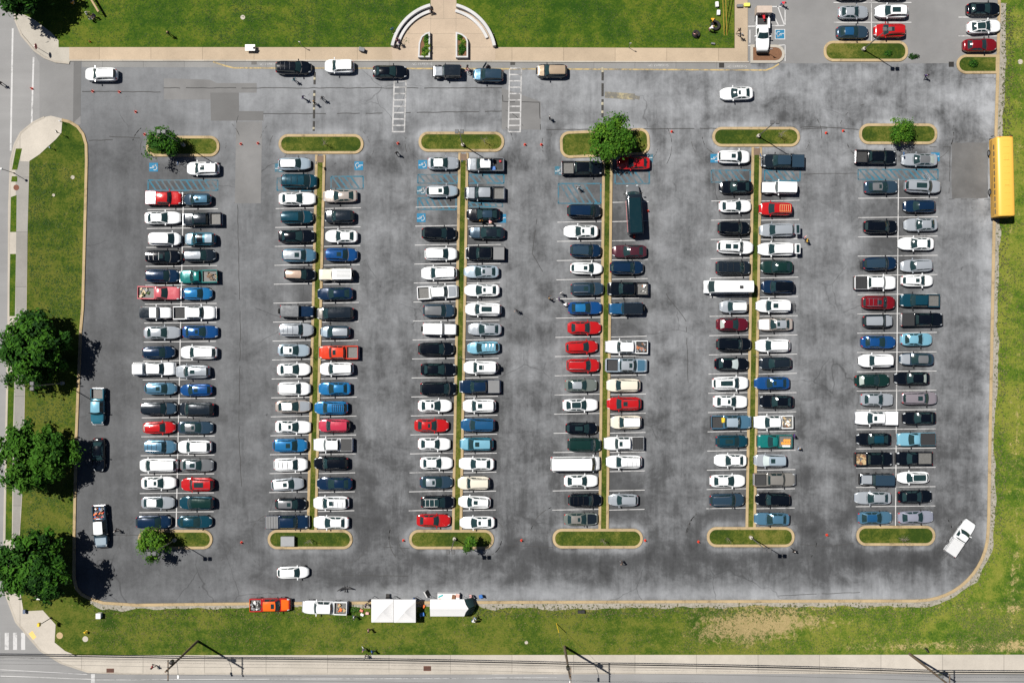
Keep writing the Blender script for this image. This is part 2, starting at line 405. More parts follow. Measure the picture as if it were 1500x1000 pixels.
def P2(pts): return [tuple(W(a, b)[:2]) for a, b in pts]
def arc(cx, cy, r, a0, a1, n):
    return [(cx + r * math.cos(R(a0 + (a1 - a0) * i / n)), cy + r * math.sin(R(a0 + (a1 - a0) * i / n))) for i in range(n + 1)]
def sheet(name, pts, z, m, label):
    mb = MB(); q = P2(pts)
    ar = sum(q[i][0] * q[(i + 1) % len(q)][1] - q[(i + 1) % len(q)][0] * q[i][1] for i in range(len(q)))
    mb.poly([(a, b, z) for a, b in q], 0, ar < 0)
    return setting(name, mb, m, label)
def slab(name, pts, z1, m, label, z0=-.2):
    mb = MB(); mb.prism(P2(pts), z0, z1, 0, 0, False)
    return setting(name, mb, m, label)

# ground sheet to the horizon, then roads and lot
g = MB(); g.poly([(-3000, -3000, -.06), (3000, -3000, -.06), (3000, 3000, -.06), (-3000, 3000, -.06)])
setting('ground', g, DRY, 'open grassy ground around the car park, out to the horizon')
sheet('parking_lot', [(60, 89), (1470, 89), (1475, 900), (60, 900)], 0.0, LOT, 'weathered grey asphalt of the car park')
sheet('access_drive', [(1092, -1200), (1480, -1200), (1478, 93), (1092, 93)], .004, DRIVE, 'smoother pale asphalt drive at the upper right')
sheet('entrance_apron', [(-20, 40), (118, 88), (118, 182), (80, 190), (-20, 190)], .004, DRIVE, 'paler asphalt apron where the lot meets the side road')
sheet('side_road', [(-110, -1500), (44, -1500), (40, 60), (58, 92), (58, 175), (30, 200), (30, 900), (110, 960), (140, 1005), (60, 1100), (-110, 1100)], .008, ROAD, 'grey side road along the left edge')
sheet('main_road', [(-3000, 952), (60, 952), (130, 975), (4500, 975), (4500, 1190), (-3000, 1190)], .012, ROAD, 'grey main road along the bottom edge')
sheet('asphalt_patch', [(308, 136), (350, 136), (350, 163), (386, 163), (386, 177), (309, 177)], .006, PATCH, 'darker square-cornered asphalt repair in the top lane')
sheet('asphalt_patch', [(240, 115), (307, 117), (318, 122), (376, 122), (376, 136), (318, 136), (309, 146), (240, 146)], .005, PATCHP, 'grey asphalt repair left of the darker one in the top lane')
sheet('asphalt_patch', [(346, 178), (384, 178), (382, 298), (344, 298)], .005, PATCHP, 'long asphalt repair strip between the first two islands')
sheet('asphalt_patch', [(108, 91), (119, 91), (118, 170), (107, 180)], .012, PATCH, 'dark trench repair across the lot entrance')
sheet('asphalt_patch', [(735, 129), (792, 149), (792, 190), (735, 190)], .004, PATCHP, 'pale repair beside the right crosswalk')
sheet('asphalt_patch', [(1394, 209), (1405, 209.6), (1420, 208.8), (1436, 209.5), (1447, 209), (1447.6, 230), (1446.8, 255), (1447.5, 272), (1447, 290), (1430, 290.8), (1415, 290), (1394.5, 291), (1393.6, 260), (1394.4, 235)], .005, PATCHD, 'dark sealed rectangle left of the yellow bus')
mb = MB()
def crack(path, w=.08, z=.010, seed=1):
    rnd = random.Random(seed); q = []
    for (a, b), (c, d) in zip(path, path[1:]):
        L = math.hypot(c - a, d - b); k = max(2, int(L / 8))
        for i in range(k): q.append((a + (c - a) * i / k + rnd.uniform(-.5, .5), b + (d - b) * i / k + rnd.uniform(-.5, .5)))
    q.append(path[-1]); q = P2(q)
    l, r = ribbon(q, w)
    for i in range(len(q) - 1):
        if rnd.random() < .12: continue
        mb.poly([(r[i].x, r[i].y, z), (r[i + 1].x, r[i + 1].y, z), (l[i + 1].x, l[i + 1].y, z), (l[i].x, l[i].y, z)])
for i, pth in enumerate([[(240, 129), (735, 129), (737, 149), (790, 150)], [(386, 167), (560, 166), (735, 163)], [(120, 134), (235, 135)], [(790, 150), (792, 190), (985, 189)], [(985, 189), (1205, 186), (1258, 190)],
        [(1174, 189), (1212, 188)], [(160, 200), (215, 203)], [(130, 206), (165, 205)], [(348, 300), (352, 480), (350, 640), (354, 712)], [(352, 160), (346, 180)], [(1178, 255), (1256, 254)], [(1362, 215), (1392, 215), (1390, 292), (1450, 292)],
        [(200, 801), (310, 802)], [(1164, 796), (1210, 800), (1250, 795)], [(735, 798), (810, 801)], [(500, 842), (598, 843)], [(170, 783), (300, 786)], [(560, 800), (600, 803)], [(1140, 872), (1260, 867)], [(975, 430), (1005, 470), (1008, 560)], [(786, 320), (780, 372), (795, 398)]]):
    crack(pth, .11 if i < 8 else .08, .010, i + 3)
setting('asphalt_crack', mb, asphalt('tarred seams', 'seam'), 'thin dark cracks and seams in the lot asphalt')

# lot boundary path (clockwise from the top left of the left lawn)
LB = [(91, 176), (103, 179), (114, 186), (122, 197), (126.5, 212), (127, 235), (125.5, 300), (121.5, 450), (118, 490), (112, 640), (109, 780), (108.5, 845), (112, 861), (120, 870), (134, 877), (152, 882.5), (200, 885.5), (330, 884), (480, 882.5), (720, 881.5), (1000, 880.5), (1240, 879.5), (1340, 879.5)]
LB += arc(1345, 777, 102, 88, 2, 12) + [(1448, 760), (1450, 640), (1453, 480), (1456.5, 300), (1459, 180), (1461.5, 100), (1463.5, 0), (1466, -400)]
SOUTH = [(1900, 958), (111, 959), (96, 953), (80, 940), (81.5, 914), (63, 893.5), (34.5, 895), (30, 868)]
left_in = [(27, 820), (34, 700), (36, 600), (39, 450), (40.5, 340), (43, 236), (58, 226), (72, 213), (82, 204), (90, 195), (91, 176)]
LB2 = LB[:]
lawn = LB2 + [(1900, -400), ] + SOUTH + [(26, 840)] + left_in[:-1]
slab('lawn', lawn, .10, DRY, 'grass wrapping round the left, bottom and right of the car park')
k = MB(); band(k, P2(LB), .42, -.1, .146, ch=.03)
setting('kerb', k, KERBT, 'tan concrete kerb round the outside of the car park')
# gravel spilling off the kerb, with a ragged grass edge
mb = MB(); rnd = random.Random(5); path = P2(LB[14:-1])
dense = []
for a, c in zip(path, path[1:]):
    n_ = max(1, int((Vector(c) - Vector(a)).length / .5))
    dense += [(a[0] + (c[0] - a[0]) * i / n_, a[1] + (c[1] - a[1]) * i / n_) for i in range(n_)]
l, r = ribbon(dense, .3)
for i in range(len(dense) - 1):
    def wd(j):
        px = 750 + dense[j][0] * 10; py = 500 - dense[j][1] * 10
        w = .45 + .5 * mnoise.noise((dense[j][0] * .35, dense[j][1] * .35, 0)) + .16 * mnoise.noise((dense[j][0] * 1.7, dense[j][1] * 1.7, 4))
        if px > 1330 and py > 300: w += .22
        elif px > 700: w += .30
        elif px < 240: w += .1
        if px > 1440 and py < 300: w += .12
        return max(.04, w)
    def outp(j, s): 
        d = (r[j] - l[j]).normalized(); return r[j] + d * s
    a0 = (l[i] + r[i]) / 2; a1 = (l[i + 1] + r[i + 1]) / 2
    o0 = r[i] + (r[i] - l[i]).normalized() * wd(i); o1 = r[i + 1] + (r[i + 1] - l[i + 1]).normalized() * wd(i + 1)
    mb.poly([(o0.x, o0.y, .106), (o1.x, o1.y, .106), (a1.x, a1.y, .106), (a0.x, a0.y, .106)])
setting('gravel_strip', mb, GRAVEL, 'pale gravel strip between the kerb and the grass')
# weeds along the gravel edge: uncountable small leaf tufts
mb = MB()
for i in range(0, len(dense) - 1):
    px = 750 + dense[i][0] * 10
    for q in range(13 if px > 690 else 6):
        s = rnd.uniform(.35, 2.0); c = r[i] + (r[i] - l[i]).normalized() * s + Vector((rnd.uniform(-.3, .3), rnd.uniform(-.3, .3)))
        if rnd.random() < .45 + .5 * mnoise.noise((c.x * .4, c.y * .4, 9)): continue
        for _ in range(5):
            a = rnd.uniform(0, 2 * PI); w = rnd.uniform(.04, .09); hgt = rnd.uniform(.05, .22); ln = rnd.uniform(.08, .22)
            d = Vector((math.cos(a), math.sin(a))); e = Vector((-d.y, d.x)) * w
            mb.poly([(c.x - e.x, c.y - e.y, .10), (c.x + e.x, c.y + e.y, .10), (c.x + d.x * ln, c.y + d.y * ln, .10 + hgt)])
            mb.mi[-1] = 0 if rnd.random() < .6 else 1
WEED = flat('weed leaves', (.05, .085, .02), .8, var=.5, scale=8); WEEDT = flat('dry weed leaves', (.17, .15, .055), .9, var=.4, scale=8)
o = part('weeds', mb, [WEED, WEEDT], smooth=False); tag(o, 'tufts of weeds growing out of the gravel along the kerb', None, None, 'stuff')
# low grass tufts over the lawns so that they are not bare sheets
def tufts(name, boxes, n_, label, mats, seed):
    rr = random.Random(seed); t = MB()
    for _ in range(n_):
        bx = boxes[rr.randrange(len(boxes))]
        px, py = rr.uniform(bx[0], bx[2]), rr.uniform(bx[1], bx[3]); c = W(px, py)
        if mnoise.noise((c.x * .25, c.y * .25, 3)) + .6 * mnoise.noise((c.x * .9, c.y * .9, 1)) < rr.uniform(-.5, .35): continue
        mi = 0 if rr.random() < .6 else 1
        for _ in range(3):
            a = rr.uniform(0, 2 * PI); w = rr.uniform(.03, .08); ln = rr.uniform(.08, .20); h = rr.uniform(.04, .12)
            d = Vector((math.cos(a), math.sin(a))); e = Vector((-d.y, d.x)) * w
            t.poly([(c.x - e.x, c.y - e.y, .105), (c.x + e.x, c.y + e.y, .105), (c.x + d.x * ln, c.y + d.y * ln, .105 + h)], mi)
    tag(part(name, t, mats, smooth=False), label, None, None, 'stuff')
GT1 = flat('grass blades', (.024, .066, .007), .85, var=.4, scale=8); GT2 = flat('pale grass blades', (.062, .098, .012), .85, var=.4, scale=8); GT3 = flat('straw blades', (.12, .12, .035), .9, var=.4, scale=8)
tufts('grass', [(92, 0, 570, 66), (730, 0, 1072, 66), (300, 0, 600, 66), (44, 240, 118, 470), (40, 560, 108, 840)], 15000, 'rough tufts of grass on the top and left lawns', [GT1, GT2], 3)
tufts('grass', [(130, 893, 700, 955), (700, 893, 1400, 955), (1400, 880, 1500, 955), (1470, 0, 1500, 880), (1000, 890, 1480, 955)], 15000, 'dry tufts of grass on the bottom and right lawns', [GT2, GT3], 4)

# left pavement with its verge strips
pav = [(66, 172), (75, 170), (91, 174), (91.5, 180), (90.3, 195), (82.4, 204.4), (72.4, 213.4), (58.4, 226.4), (43.5, 236.3), (41, 340), (39.5, 450), (36.5, 600), (34.5, 700), (27.5, 820), (26.5, 840), (30.5, 868), (35, 894.5), (63.3, 893), (82, 913.8), (80.5, 940), (96, 952.6), (111, 958.6), (1900, 957.6), (1900, 984), (480, 985.5), (180, 985.5), (129, 983), (90, 970), (60, 952), (24, 910), (9.5, 871), (6.5, 793), (9.5, 640), (13, 480), (14, 300), (16.5, 235), (22, 212), (31, 195), (49, 180)]
slab('sidewalk', pav, .13, PALEC, 'pale concrete pavement along the left and bottom roads')
sheet('sidewalk', [(23, 236), (43, 237), (41, 340), (38.5, 470), (36, 600), (34, 700), (27.5, 800), (19, 800), (21, 640), (23, 480), (24.5, 330)], .134, SIDEC, 'grey concrete walk between the verge and the left lawn')
KR = [(66, 172), (49, 180), (31, 195), (22, 212), (16.5, 235), (14, 300), (13, 480), (9.5, 640), (6.5, 793), (9.5, 871), (24, 910), (60, 952), (90, 970), (129, 983), (180, 985.5), (480, 985.5), (1000, 984.7), (1900, 984)]
k = MB(); band(k, P2(KR), .30, -.1, .145, ch=.02); setting('kerb', k, KERBG, 'grey concrete kerb along the side road and main road')
for a, b_, lab in (((17.5, 248), (26, 219), 'top grass verge beside the left pavement'), ):
    pass
verge = [[(24, 218), (33, 218), (26, 249), (18, 249)], [(18, 258.5), (26, 258.5), (26, 266.5), (17, 266.5)], [(16.5, 289), (25, 286), (24.5, 340), (15.5, 340)], [(15.5, 372), (24, 372), (22.5, 463), (14, 463)], [(13, 545), (22, 545), (19.5, 640), (11, 640)], [(11, 640), (19.5, 640), (18, 790), (8.5, 790)]]
labs = ['short grass verge just below the corner pavement', 'tiny square of verge grass beside the street light', 'verge grass strip left of the walk, near the manhole', 'long verge grass strip left of the walk, below the paved crossing', 'verge grass between the first two big trees on the left', 'verge grass between the lower two big trees on the left']
for vtx, lb in zip(verge, labs): sheet('verge', vtx, .138, LUSH, lb)
sheet('tactile_paving', [(42.5, 927), (48, 923), (54, 932), (49, 936)], .137, flat('yellow tactile pad', (.75, .50, .16), .8), 'yellow tactile pad at the corner crossing')

# top lawns, top sidewalk, plaza
TL = [(22, -300), (22, 0), (35, 22), (52, 30), (75, 48), (86, 60), (86, 69.6), (577, 69.6)] + arc(650, 84, 78, 190.5, 256, 10) + [(631, -300)]
TL = [p for p in TL]
slab('lawn', TL, .12, LUSH, 'lush lawn at the top left, above the pavement')
TR = [(1076, -300), (1075.5, 71), (727, 70.2)] + arc(650, 84, 78, -10.5, -76, 10) + [(669, -300)]
slab('lawn', TR, .12, LUSH, 'lush lawn at the top right, above the pavement')
slab('sidewalk', [(102, 69.8), (573, 69.8), (727, 69.8), (1076, 71.3), (1076, -300), (1095, -300), (1095, 90.2), (850, 89.8), (560, 88.2), (102, 88)], .13, TANC, 'tan pavement along the top of the car park')
pl = arc(650, 84, 77.5, 190.5, 256, 12) + [(631.5, -300), (668.5, -300)] + arc(650, 84, 77.5, -76, -10.5, 12) + [(725, 88.6), (575, 88.4)]
slab('plaza', pl, .135, PLAZAC, 'tan paved forecourt between the curved benches')
slab('sidewalk', [(86.3, 69.9), (86.3, 60), (75.3, 48), (52, 30.4), (38, 23), (26, 20), (24, 30), (33, 50), (52, 73), (66, 83), (82, 90), (102.5, 91.5), (102.5, 69.9)], .125, CORNER, 'grey concrete corner pavement at the top left')
k = MB(); band(k, P2([(20, -300), (20.5, 0), (23, 30), (32, 52), (51, 74.5), (66, 85), (82, 91), (102, 93)]), .30, -.1, .14, ch=.02)
setting('kerb', k, KERBG, 'curved kerb at the top left corner')
k = MB(); band(k, P2([(102.5, 89), (560, 89.2), (850, 90.8), (1097, 91.2)]), .22, -.1, .142, ch=.02)
setting('kerb', k, KERBG, 'kerb along the top pavement')
sheet('gutter', [(120, 90), (1100, 92), (1100, 101), (850, 100.6), (560, 99.2), (120, 98.6)], .003, GUTTER, 'grey concrete gutter below the top pavement')
for i, gx in enumerate((200, 276, 351, 427, 502)):
    pass
j = MB()
for px0, py0, px1, py1 in ((575, 50, 724, 50), (576, 69.7, 724, 69.7), (631, -30, 631, 88), (668, -30, 668, 88), (600, 28, 699, 28), (650, -50, 650, 28)):
    a, b_ = P2([(px0, py0), (px1, py1)]); l, r = ribbon([a, b_], .05)
    j.poly([(r[0].x, r[0].y, .139), (r[1].x, r[1].y, .139), (l[1].x, l[1].y, .139), (l[0].x, l[0].y, .139)])
setting('paving_joint', j, flat('joint shadow grey', (.30, .25, .19), .9), 'thin joints across the tan plaza paving')

# islands
def island(cx, cy, w, h, tilt=0.0, r=None):
    r = min(w, h) / 2 * .98 if r is None else r
    pts = rrect(w, h, r, 8); ca, sa = math.cos(R(tilt)), math.sin(R(tilt))
    return [(cx + a * ca - b * sa, cy + a * sa + b * ca) for a, b in pts]
ISL = []
def make_island(px0, py0, px1, py1, lab, strip=None, tilt=0, m=None):
    r = min(12, (py1 - py0) / 2 * .98)
    outer = island((px0 + px1) / 2, (py0 + py1) / 2, px1 - px0 - 4.6, py1 - py0 - 4.6, tilt, r=r)
    k = MB(); band(k, P2(outer), .40, -.05, .15, True, ch=.035); setting('kerb', k, KERBT, 'tan kerb round the ' + lab)
    inner = island((px0 + px1) / 2, (py0 + py1) / 2, px1 - px0 - 7, py1 - py0 - 7, tilt, r=max(3, r - 1.5))
    mb = MB(); mb.prism(P2(inner), -.05, .12, 0, 0, False)
    setting('island_grass', mb, m or IGR, 'grass of the ' + lab)
IGR = grass('island grass', 0, .05, ((.028, .056, .006), (.082, .108, .012), (.19, .17, .04)))
make_island(214, 199, 322, 230, 'top island of the first double row')
make_island(202, 775, 312, 804, 'bottom island of the first double row')
make_island(408, 196.5, 533, 226, 'top island of the second double row')
make_island(392, 775, 517, 804, 'bottom island of the second double row')
make_island(613, 193, 739, 223, 'top island of the third double row')
make_island(599, 775, 724, 804, 'bottom island of the third double row')
make_island(820, 190, 952, 230, 'top island of the fourth double row', tilt=-2.5)
make_island(809, 773.5, 942, 803, 'bottom island of the fourth double row')
make_island(1043, 186, 1172, 215.5, 'top island of the fifth double row')
make_island(1035, 771, 1164, 801, 'bottom island of the fifth double row')
make_island(1258, 181, 1373, 212, 'top island of the sixth double row')
make_island(1254, 769, 1370, 799, 'bottom island of the sixth double row')
make_island(1206, 60, 1330, 91, 'island of the upper right drive')
bed = arc(1415, 94.5, 12.2, 270, 90, 10) + [(1459.8, 106.5), (1460.2, 82.5)]
k = MB(); band(k, P2(bed), .40, -.05, .15, True, ch=.035); setting('kerb', k, KERBT, 'tan kerb round the small bed beside the top right cars')
mb = MB(); mb.prism(P2(arc(1415, 94.5, 11, 270, 90, 10) + [(1459, 105.3), (1459.4, 83.7)]), -.05, .12, 0, 0, False); setting('island_grass', mb, IGR, 'grass of the small bed beside the top right cars')
slab('lawn_edge', [(1463.5, 70), (1480, 70), (1480, 118), (1462, 118)], .155, KERBT, 'kerb stub beside the small bed') if False else None
for (xt, yt, xb, yb, lab) in ((469.5, 233, 457, 777, 'second'), (679, 230, 669.5, 777, 'third'), (890, 229, 884, 776, 'fourth'), (1108.5, 222, 1099.5, 773, 'fifth')):
    for s in (-1, 1):
        k = MB(); band(k, P2([(xt + s * 5.6, yt - 6), (xb + s * 5.6, yb - 1)]), .40, -.05, .148, ch=.03)
        setting('kerb', k, KERBT, ('left' if s < 0 else 'right') + ' kerb of the grass strip down the %s double row' % lab)
    mb = MB(); mb.prism(P2([(xt - 5, yt), (xt + 5, yt), (xb + 5, yb), (xb - 5, yb)]), -.05, .118, 0, 0, False)
    setting('island_grass', mb, IGR, 'narrow grass strip down the %s double row' % lab)
    mb = MB(); c = W(xt, yt + .5); mb.box((c.x, c.y, .07), (1.0, 1.0, .16), 0, .02)
    o = part('drain_cover', mb, flat('brown drain cover', (.16, .11, .075), .8, var=.3)); tag(o, 'brown square drain cover at the top of the %s grass strip' % lab, 'drain cover', 'drain covers at the strip tops')
MULCH = flat('brown mulch', (.17, .085, .045), .95, var=.45, scale=6)
k = MB(); pts = [(1101, 68), (1134, 68)] + arc(1136, 79.5, 11.5, -85, 85, 8) + [(1134, 91), (1101, 91)]
band(k, P2(pts), .4, -.05, .15, True, ch=.03); setting('kerb', k, CORNER, 'pale kerb round the mulch bed')
slab('mulch_bed', [(1102, 69.5), (1134, 69.5)] + arc(1136, 79.5, 10, -85, 85, 8) + [(1134, 89.5), (1102, 89.5)], .11, MULCH, 'brown mulch bed in front of the service truck')

# rubber arcs where tyres scrub round the island ends
mb = MB(); rr = random.Random(17)
for (a0, b0, a1, b1) in ISLANDS:
    for side in (0, 1):
        for _ in range(2):
            r = (b1 - b0) / 2 + rr.uniform(7, 34); cx = (a1 - (b1 - b0) / 2) if side else (a0 + (b1 - b0) / 2); cy = (b0 + b1) / 2 + rr.uniform(-3, 3)
            s0 = rr.uniform(-70, 20) if side else rr.uniform(110, 200); pts = P2(arc(cx, cy, r, s0, s0 + rr.uniform(25, 75), 10))
            for off in (0,) if rr.random() < .6 else (0, 1.6):
                q = [(a, c - off * .0) for a, c in pts]; l, rg = ribbon(q, rr.uniform(.04, .11))
                for i in range(len(q) - 1):
                    if rr.random() < .4: continue
                    mb.poly([(rg[i].x, rg[i].y, .0095), (rg[i + 1].x, rg[i + 1].y, .0095), (l[i + 1].x, l[i + 1].y, .0095), (l[i].x, l[i].y, .0095)], 0 if rr.random() < .85 else 0)
setting('tyre_marks', mb, asphalt('rubbered asphalt', 'rubber'), 'faint dark tyre arcs round the island ends')

# ---------------------------------------------------------------- painted markings
def line(mb, a, b, w, z=.016):
    a, b = P2([a, b]); l, r = ribbon([a, b], w)
    mb.poly([(r[0].x, r[0].y, z), (r[1].x, r[1].y, z), (l[1].x, l[1].y, z), (l[0].x, l[0].y, z)])
def lerp(a, b, t): return a + (b - a) * t
BAYS = [  # left edges top/bottom, right edges top/bottom (x at y=300, y=750), first line y, last line y, count
 ('first', (216, 204), (319.5, 313), 306.5, 749.5, 17, None),
 ('second', (404, 393.5), (463, 451), 305, 748, 17, 'L'), ('second', (476, 464), (529, 519), 305, 748, 17, 'R'),
 ('third', (609, 598.5), (671, 663), 303, 747, 17, 'L'), ('third', (685, 676), (735, 726), 331, 747, 16, 'R'),
 ('fourth', (817, 809), (883, 877), 325, 746, 16, 'L'), ('fourth', (897, 892), (950, 944), 296, 746, 17, 'R'),
 ('fifth', (1042, 1034.5), (1101, 1092.5), 294, 744, 17, 'L'), ('fifth', (1115, 1107.5), (1171, 1164), 294, 744, 17, 'R'),
 ('sixth', (1257, 1253.5), (1374, 1370), 290, 741, 17, None)]
for nm, (l0, l1), (r0, r1), ya, yb, cnt, side in BAYS:
    mb = MB()
    for i in range(cnt):
        y = lerp(ya, yb, i / (cnt - 1)); t = (y - 300) / 450
        line(mb, (lerp(l0, l1, t), y + .6), (lerp(r0, r1, t), y - .6), .10)
    if side is None:
        t = (770 - 300) / 450; ct0 = (l0 + r0) / 2; ct1 = (l1 + r1) / 2
        line(mb, (ct0 + .6, 262 if nm == 'sixth' else 303), (lerp(ct0, ct1, t), 771), .14, .020)
    setting('stall_marking', mb, MW, 'white stall lines of the %s double row%s' % (nm, {'L': ', left side', 'R': ', right side', None: ''}[side]))
mb = MB()
for y in (4.0, 33.0): line(mb, (1221, y), (1335, y), .13)
line(mb, (1276.5, -60), (1276.5, 60), .13, .020)
for y in (25.5, 53.0): line(mb, (1404, y), (1462, y), .13)
setting('stall_marking', mb, MW, 'white stall lines at the top right')
mb = MB()
for x0, x1, ya, yb in ((577.6, 575, 118, 194), (746.5, 744.6, 101, 194)):
    for d in (0, 17.3): line(mb, (x0 + d, ya), (x1 + d, yb), .2)
    y = yb - .8
    while y > ya - 1:
        t = (y - ya) / (yb - ya); xx = lerp(x0, x1, t); line(mb, (xx + 1, y), (xx + 16.3, y), .2, .0165); y -= 9.3
    if ya == 118: pass
setting('crosswalk', mb, MWF, 'two white ladder crosswalks across the top lane')
mb = MB()
for x in (-18, -6, 7, 19.2, 31): 
    mb.poly([(*W(x, 951)[:2], .020), (*W(x + 6, 951)[:2], .020), (*W(x + 6, 926)[:2], .020), (*W(x, 926)[:2], .020)])
setting('crosswalk', mb, MW, 'thick white crosswalk bars at the bottom left corner')
mb = MB()
line(mb, (18.8, 42), (15.7, 221), .26, .020); line(mb, (49.3, 84), (46.5, 182), .26, .020)
line(mb, (-100, 974.5), (128, 987), .08, .022); line(mb, (-100, 986), (136, 994), .12, .022)
line(mb, (136.3, 986.5), (136.3, 1012), .55, .024)
setting('road_marking', mb, MW, 'white lane lines and stop bar on the roads')
mb = MB(); line(mb, (140, 995), (720, 992.5), .10, .022); line(mb, (720, 987), (815, 986.3), .09, .022); line(mb, (720, 992), (815, 991.6), .09, .022); line(mb, (-100, 962), (60, 964), .07, .022)
setting('road_marking', mb, MWF, 'thin faded lane lines along the main road')
mb = MB()
q = [(312, 91), (326, 95.5), (342, 99.8), (560, 100.5), (850, 101.6), (1122, 103), (1132, 99.5), (1141, 94)]
for a, b_ in zip(q, q[1:]): line(mb, a, b_, .22, .014)
setting('road_marking', mb, MYF, 'thin faded yellow line along the top gutter')
mb = MB(); line(mb, (886, 139), (930, 142), .9, .014); line(mb, (925, 141), (937, 144), .5, .015); setting('road_marking', mb, paintmark('ghost yellow paint', (.42, .36, .20), .16), 'worn-out yellow arrow by the right speed hump')
mb = MB()
line(mb, (1129, 10), (1150.5, 10), .16); line(mb, (1150, 9), (1150, 38), .16); line(mb, (1093, 39), (1150.5, 37.6), .16); line(mb, (1139, 9), (1149, 37), .16); line(mb, (1128, 12), (1140, 37), .16)
line(mb, (1098.5, 44), (1098.5, 63), .13); line(mb, (1093, 67), (1103, 67), .13); line(mb, (1150, 66), (1150, 90), .13); line(mb, (1138, 67), (1150, 66), .13)
setting('stall_marking', mb, MW, 'white hatched bay lines beside the service truck')
# blue access aisles and wheelchair symbols
mb = MB()
def hatch(x0, y0, x1, y1, step=9, w=.21, slant=9, dirn=1):
    for a, b_ in (((x0, y0), (x1, y0)), ((x1, y0), (x1, y1)), ((x1, y1), (x0, y1)), ((x0, y1), (x0, y0))): line(mb, a, b_, w, .012)
    x = x0 + 2
    while x < x1 - slant:
        line(mb, (x, y0 + .8), (x + slant, y1 - .8), w * 1.2, .0125); x += step
hatch(217, 264, 319, 279); hatch(406, 261, 462, 279); hatch(485, 258.5, 532, 276.5, slant=12); hatch(612, 256, 670, 268.5); hatch(612, 290, 668, 307)
hatch(686, 256, 738, 268.5, slant=10); hatch(686, 297, 736, 303, slant=4); hatch(818, 269, 880, 298, slant=18); hatch(901, 251, 951, 269, slant=12); hatch(1042, 249.5, 1099, 267, slant=13, w=.2); hatch(1120, 249.5, 1172, 265, slant=12, w=.2); hatch(1257, 248.5, 1374, 263, slant=12, w=.2)
setting('access_aisle', mb, MB_, 'worn blue hatched access aisles between the disabled bays')
def symbol(px, py, rot, s=1.28, tilt=0, border=False, worn=False):
    b1, b2 = MB(), MB()
    if border: b2.poly([(a * (s / 2 + .12), c * (s / 2 + .12), .012) for a, c in ((-1, -1), (1, -1), (1, 1), (-1, 1))])
    b1.poly([(a * s / 2, c * s / 2, .016) for a, c in ((-1, -1), (1, -1), (1, 1), (-1, 1))])
    def seg(a, c, w):
        l, r = ribbon([a, c], w); b2.poly([(r[0].x, r[0].y, .020), (r[1].x, r[1].y, .020), (l[1].x, l[1].y, .020), (l[0].x, l[0].y, .020)])
    k = s / 1.28
    ring = [(-.08 * k + .32 * k * math.cos(R(a)), -.16 * k + .32 * k * math.sin(R(a))) for a in range(150, 400, 25)]
    for a, c in zip(ring, ring[1:]): seg(a, c, .10 * k)
    seg((-.10 * k, .34 * k), (-.06 * k, -.02 * k), .12 * k); seg((-.06 * k, -.02 * k), (.22 * k, -.04 * k), .10 * k); seg((.22 * k, -.04 * k), (.34 * k, -.36 * k), .10 * k); seg((.34 * k, -.36 * k), (.44 * k, -.33 * k), .10 * k); seg((-.09 * k, .18 * k), (.2 * k, .16 * k), .08 * k)
    b2.poly([(-.10 * k + .09 * k * math.cos(R(a)), .47 * k + .09 * k * math.sin(R(a)), .020) for a in range(0, 360, 45)])
    v = len(b1.v); b1.v += b2.v; b1.f += [tuple(i + v for i in f) for f in b2.f]; b1.mi += [1] * len(b2.f)
    o = part('bay_symbol', b1, [MB_ if worn else MBI, MW], None, W(px, py), R(rot), smooth=False)
    return tag(o, None, None, None, 'structure')
for px, py, rot, lab, kw in ((225, 245, 90, 'blue wheelchair symbol left of the white SUV, first double row', {}), (525.6, 243, -90, 'blue wheelchair symbol in the empty bay of the second double row', {}), (619, 241, 90, 'blue wheelchair symbol behind the silver sedan, third double row', {}),
        (617, 279, 90, 'faded blue wheelchair symbol behind the silver hatchback', {'worn': True}), (617, 319, 90, 'blue wheelchair symbol in the empty bay of the third double row', {}), (735, 320, -90, 'blue wheelchair symbol behind the black sedan, third double row', {}),
        (819, 250, 90, 'blue wheelchair symbol behind the black pickup, fourth double row', {'worn': True}), (950, 232, -90, 'blue wheelchair symbol behind the red sedan', {'worn': True}), (1047, 232, 90, 'blue wheelchair symbol behind the white SUV, fifth double row', {}), (1370, 230, -90, 'blue wheelchair symbol behind the silver sedan, sixth double row', {}), (409, 246, 90, 'blue wheelchair symbol behind the pale blue hatchback', {'worn': True}),
        (1142.5, 50.5, -90, 'blue wheelchair symbol with white border beside the service truck', {'border': True})):
    tag(symbol(px, py, rot, **kw), lab)
# faded kerbside lettering
def letters(px, py, txt, size, rz, mat, z=.02, parent=None, name='lettering', rot=None, wide=1.0):
    cu = bpy.data.curves.new(name, 'FONT'); cu.body = txt; cu.size = size; cu.align_x = 'CENTER'; cu.align_y = 'CENTER'; cu.extrude = .002
    t = bpy.data.objects.new('t', cu); COL.objects.link(t)
    bpy.context.view_layer.update()
    me = bpy.data.meshes.new_from_object(t.evaluated_get(bpy.context.evaluated_depsgraph_get()))
    bpy.data.objects.remove(t); me.materials.clear(); me.materials.append(None)
    o = inst(name, me, mat, parent)
    o.location = W(px, py, 0) + Vector((0, 0, z)) if parent is None else (px, py, z)
    o.rotation_euler = rot if rot else (0, 0, rz); o.scale.x = wide
    return o
GHOST = paintmark('ghost white paint', (.48, .48, .47), .10)
for px, py, lab in ((394, 94.6, 'faded white kerbside lettering left of the black SUV'), (618, 94.3, 'faded white kerbside lettering below the left planter'), (964, 96.3, 'faded white kerbside lettering beyond the gold SUV'), (1079, 97.8, 'faded white kerbside lettering right of the storm drain')):
    o = letters(px, py, 'NO PARKING', .48, 0, GHOST, .016, wide=1.05); tag(o, lab, None, None, 'structure')
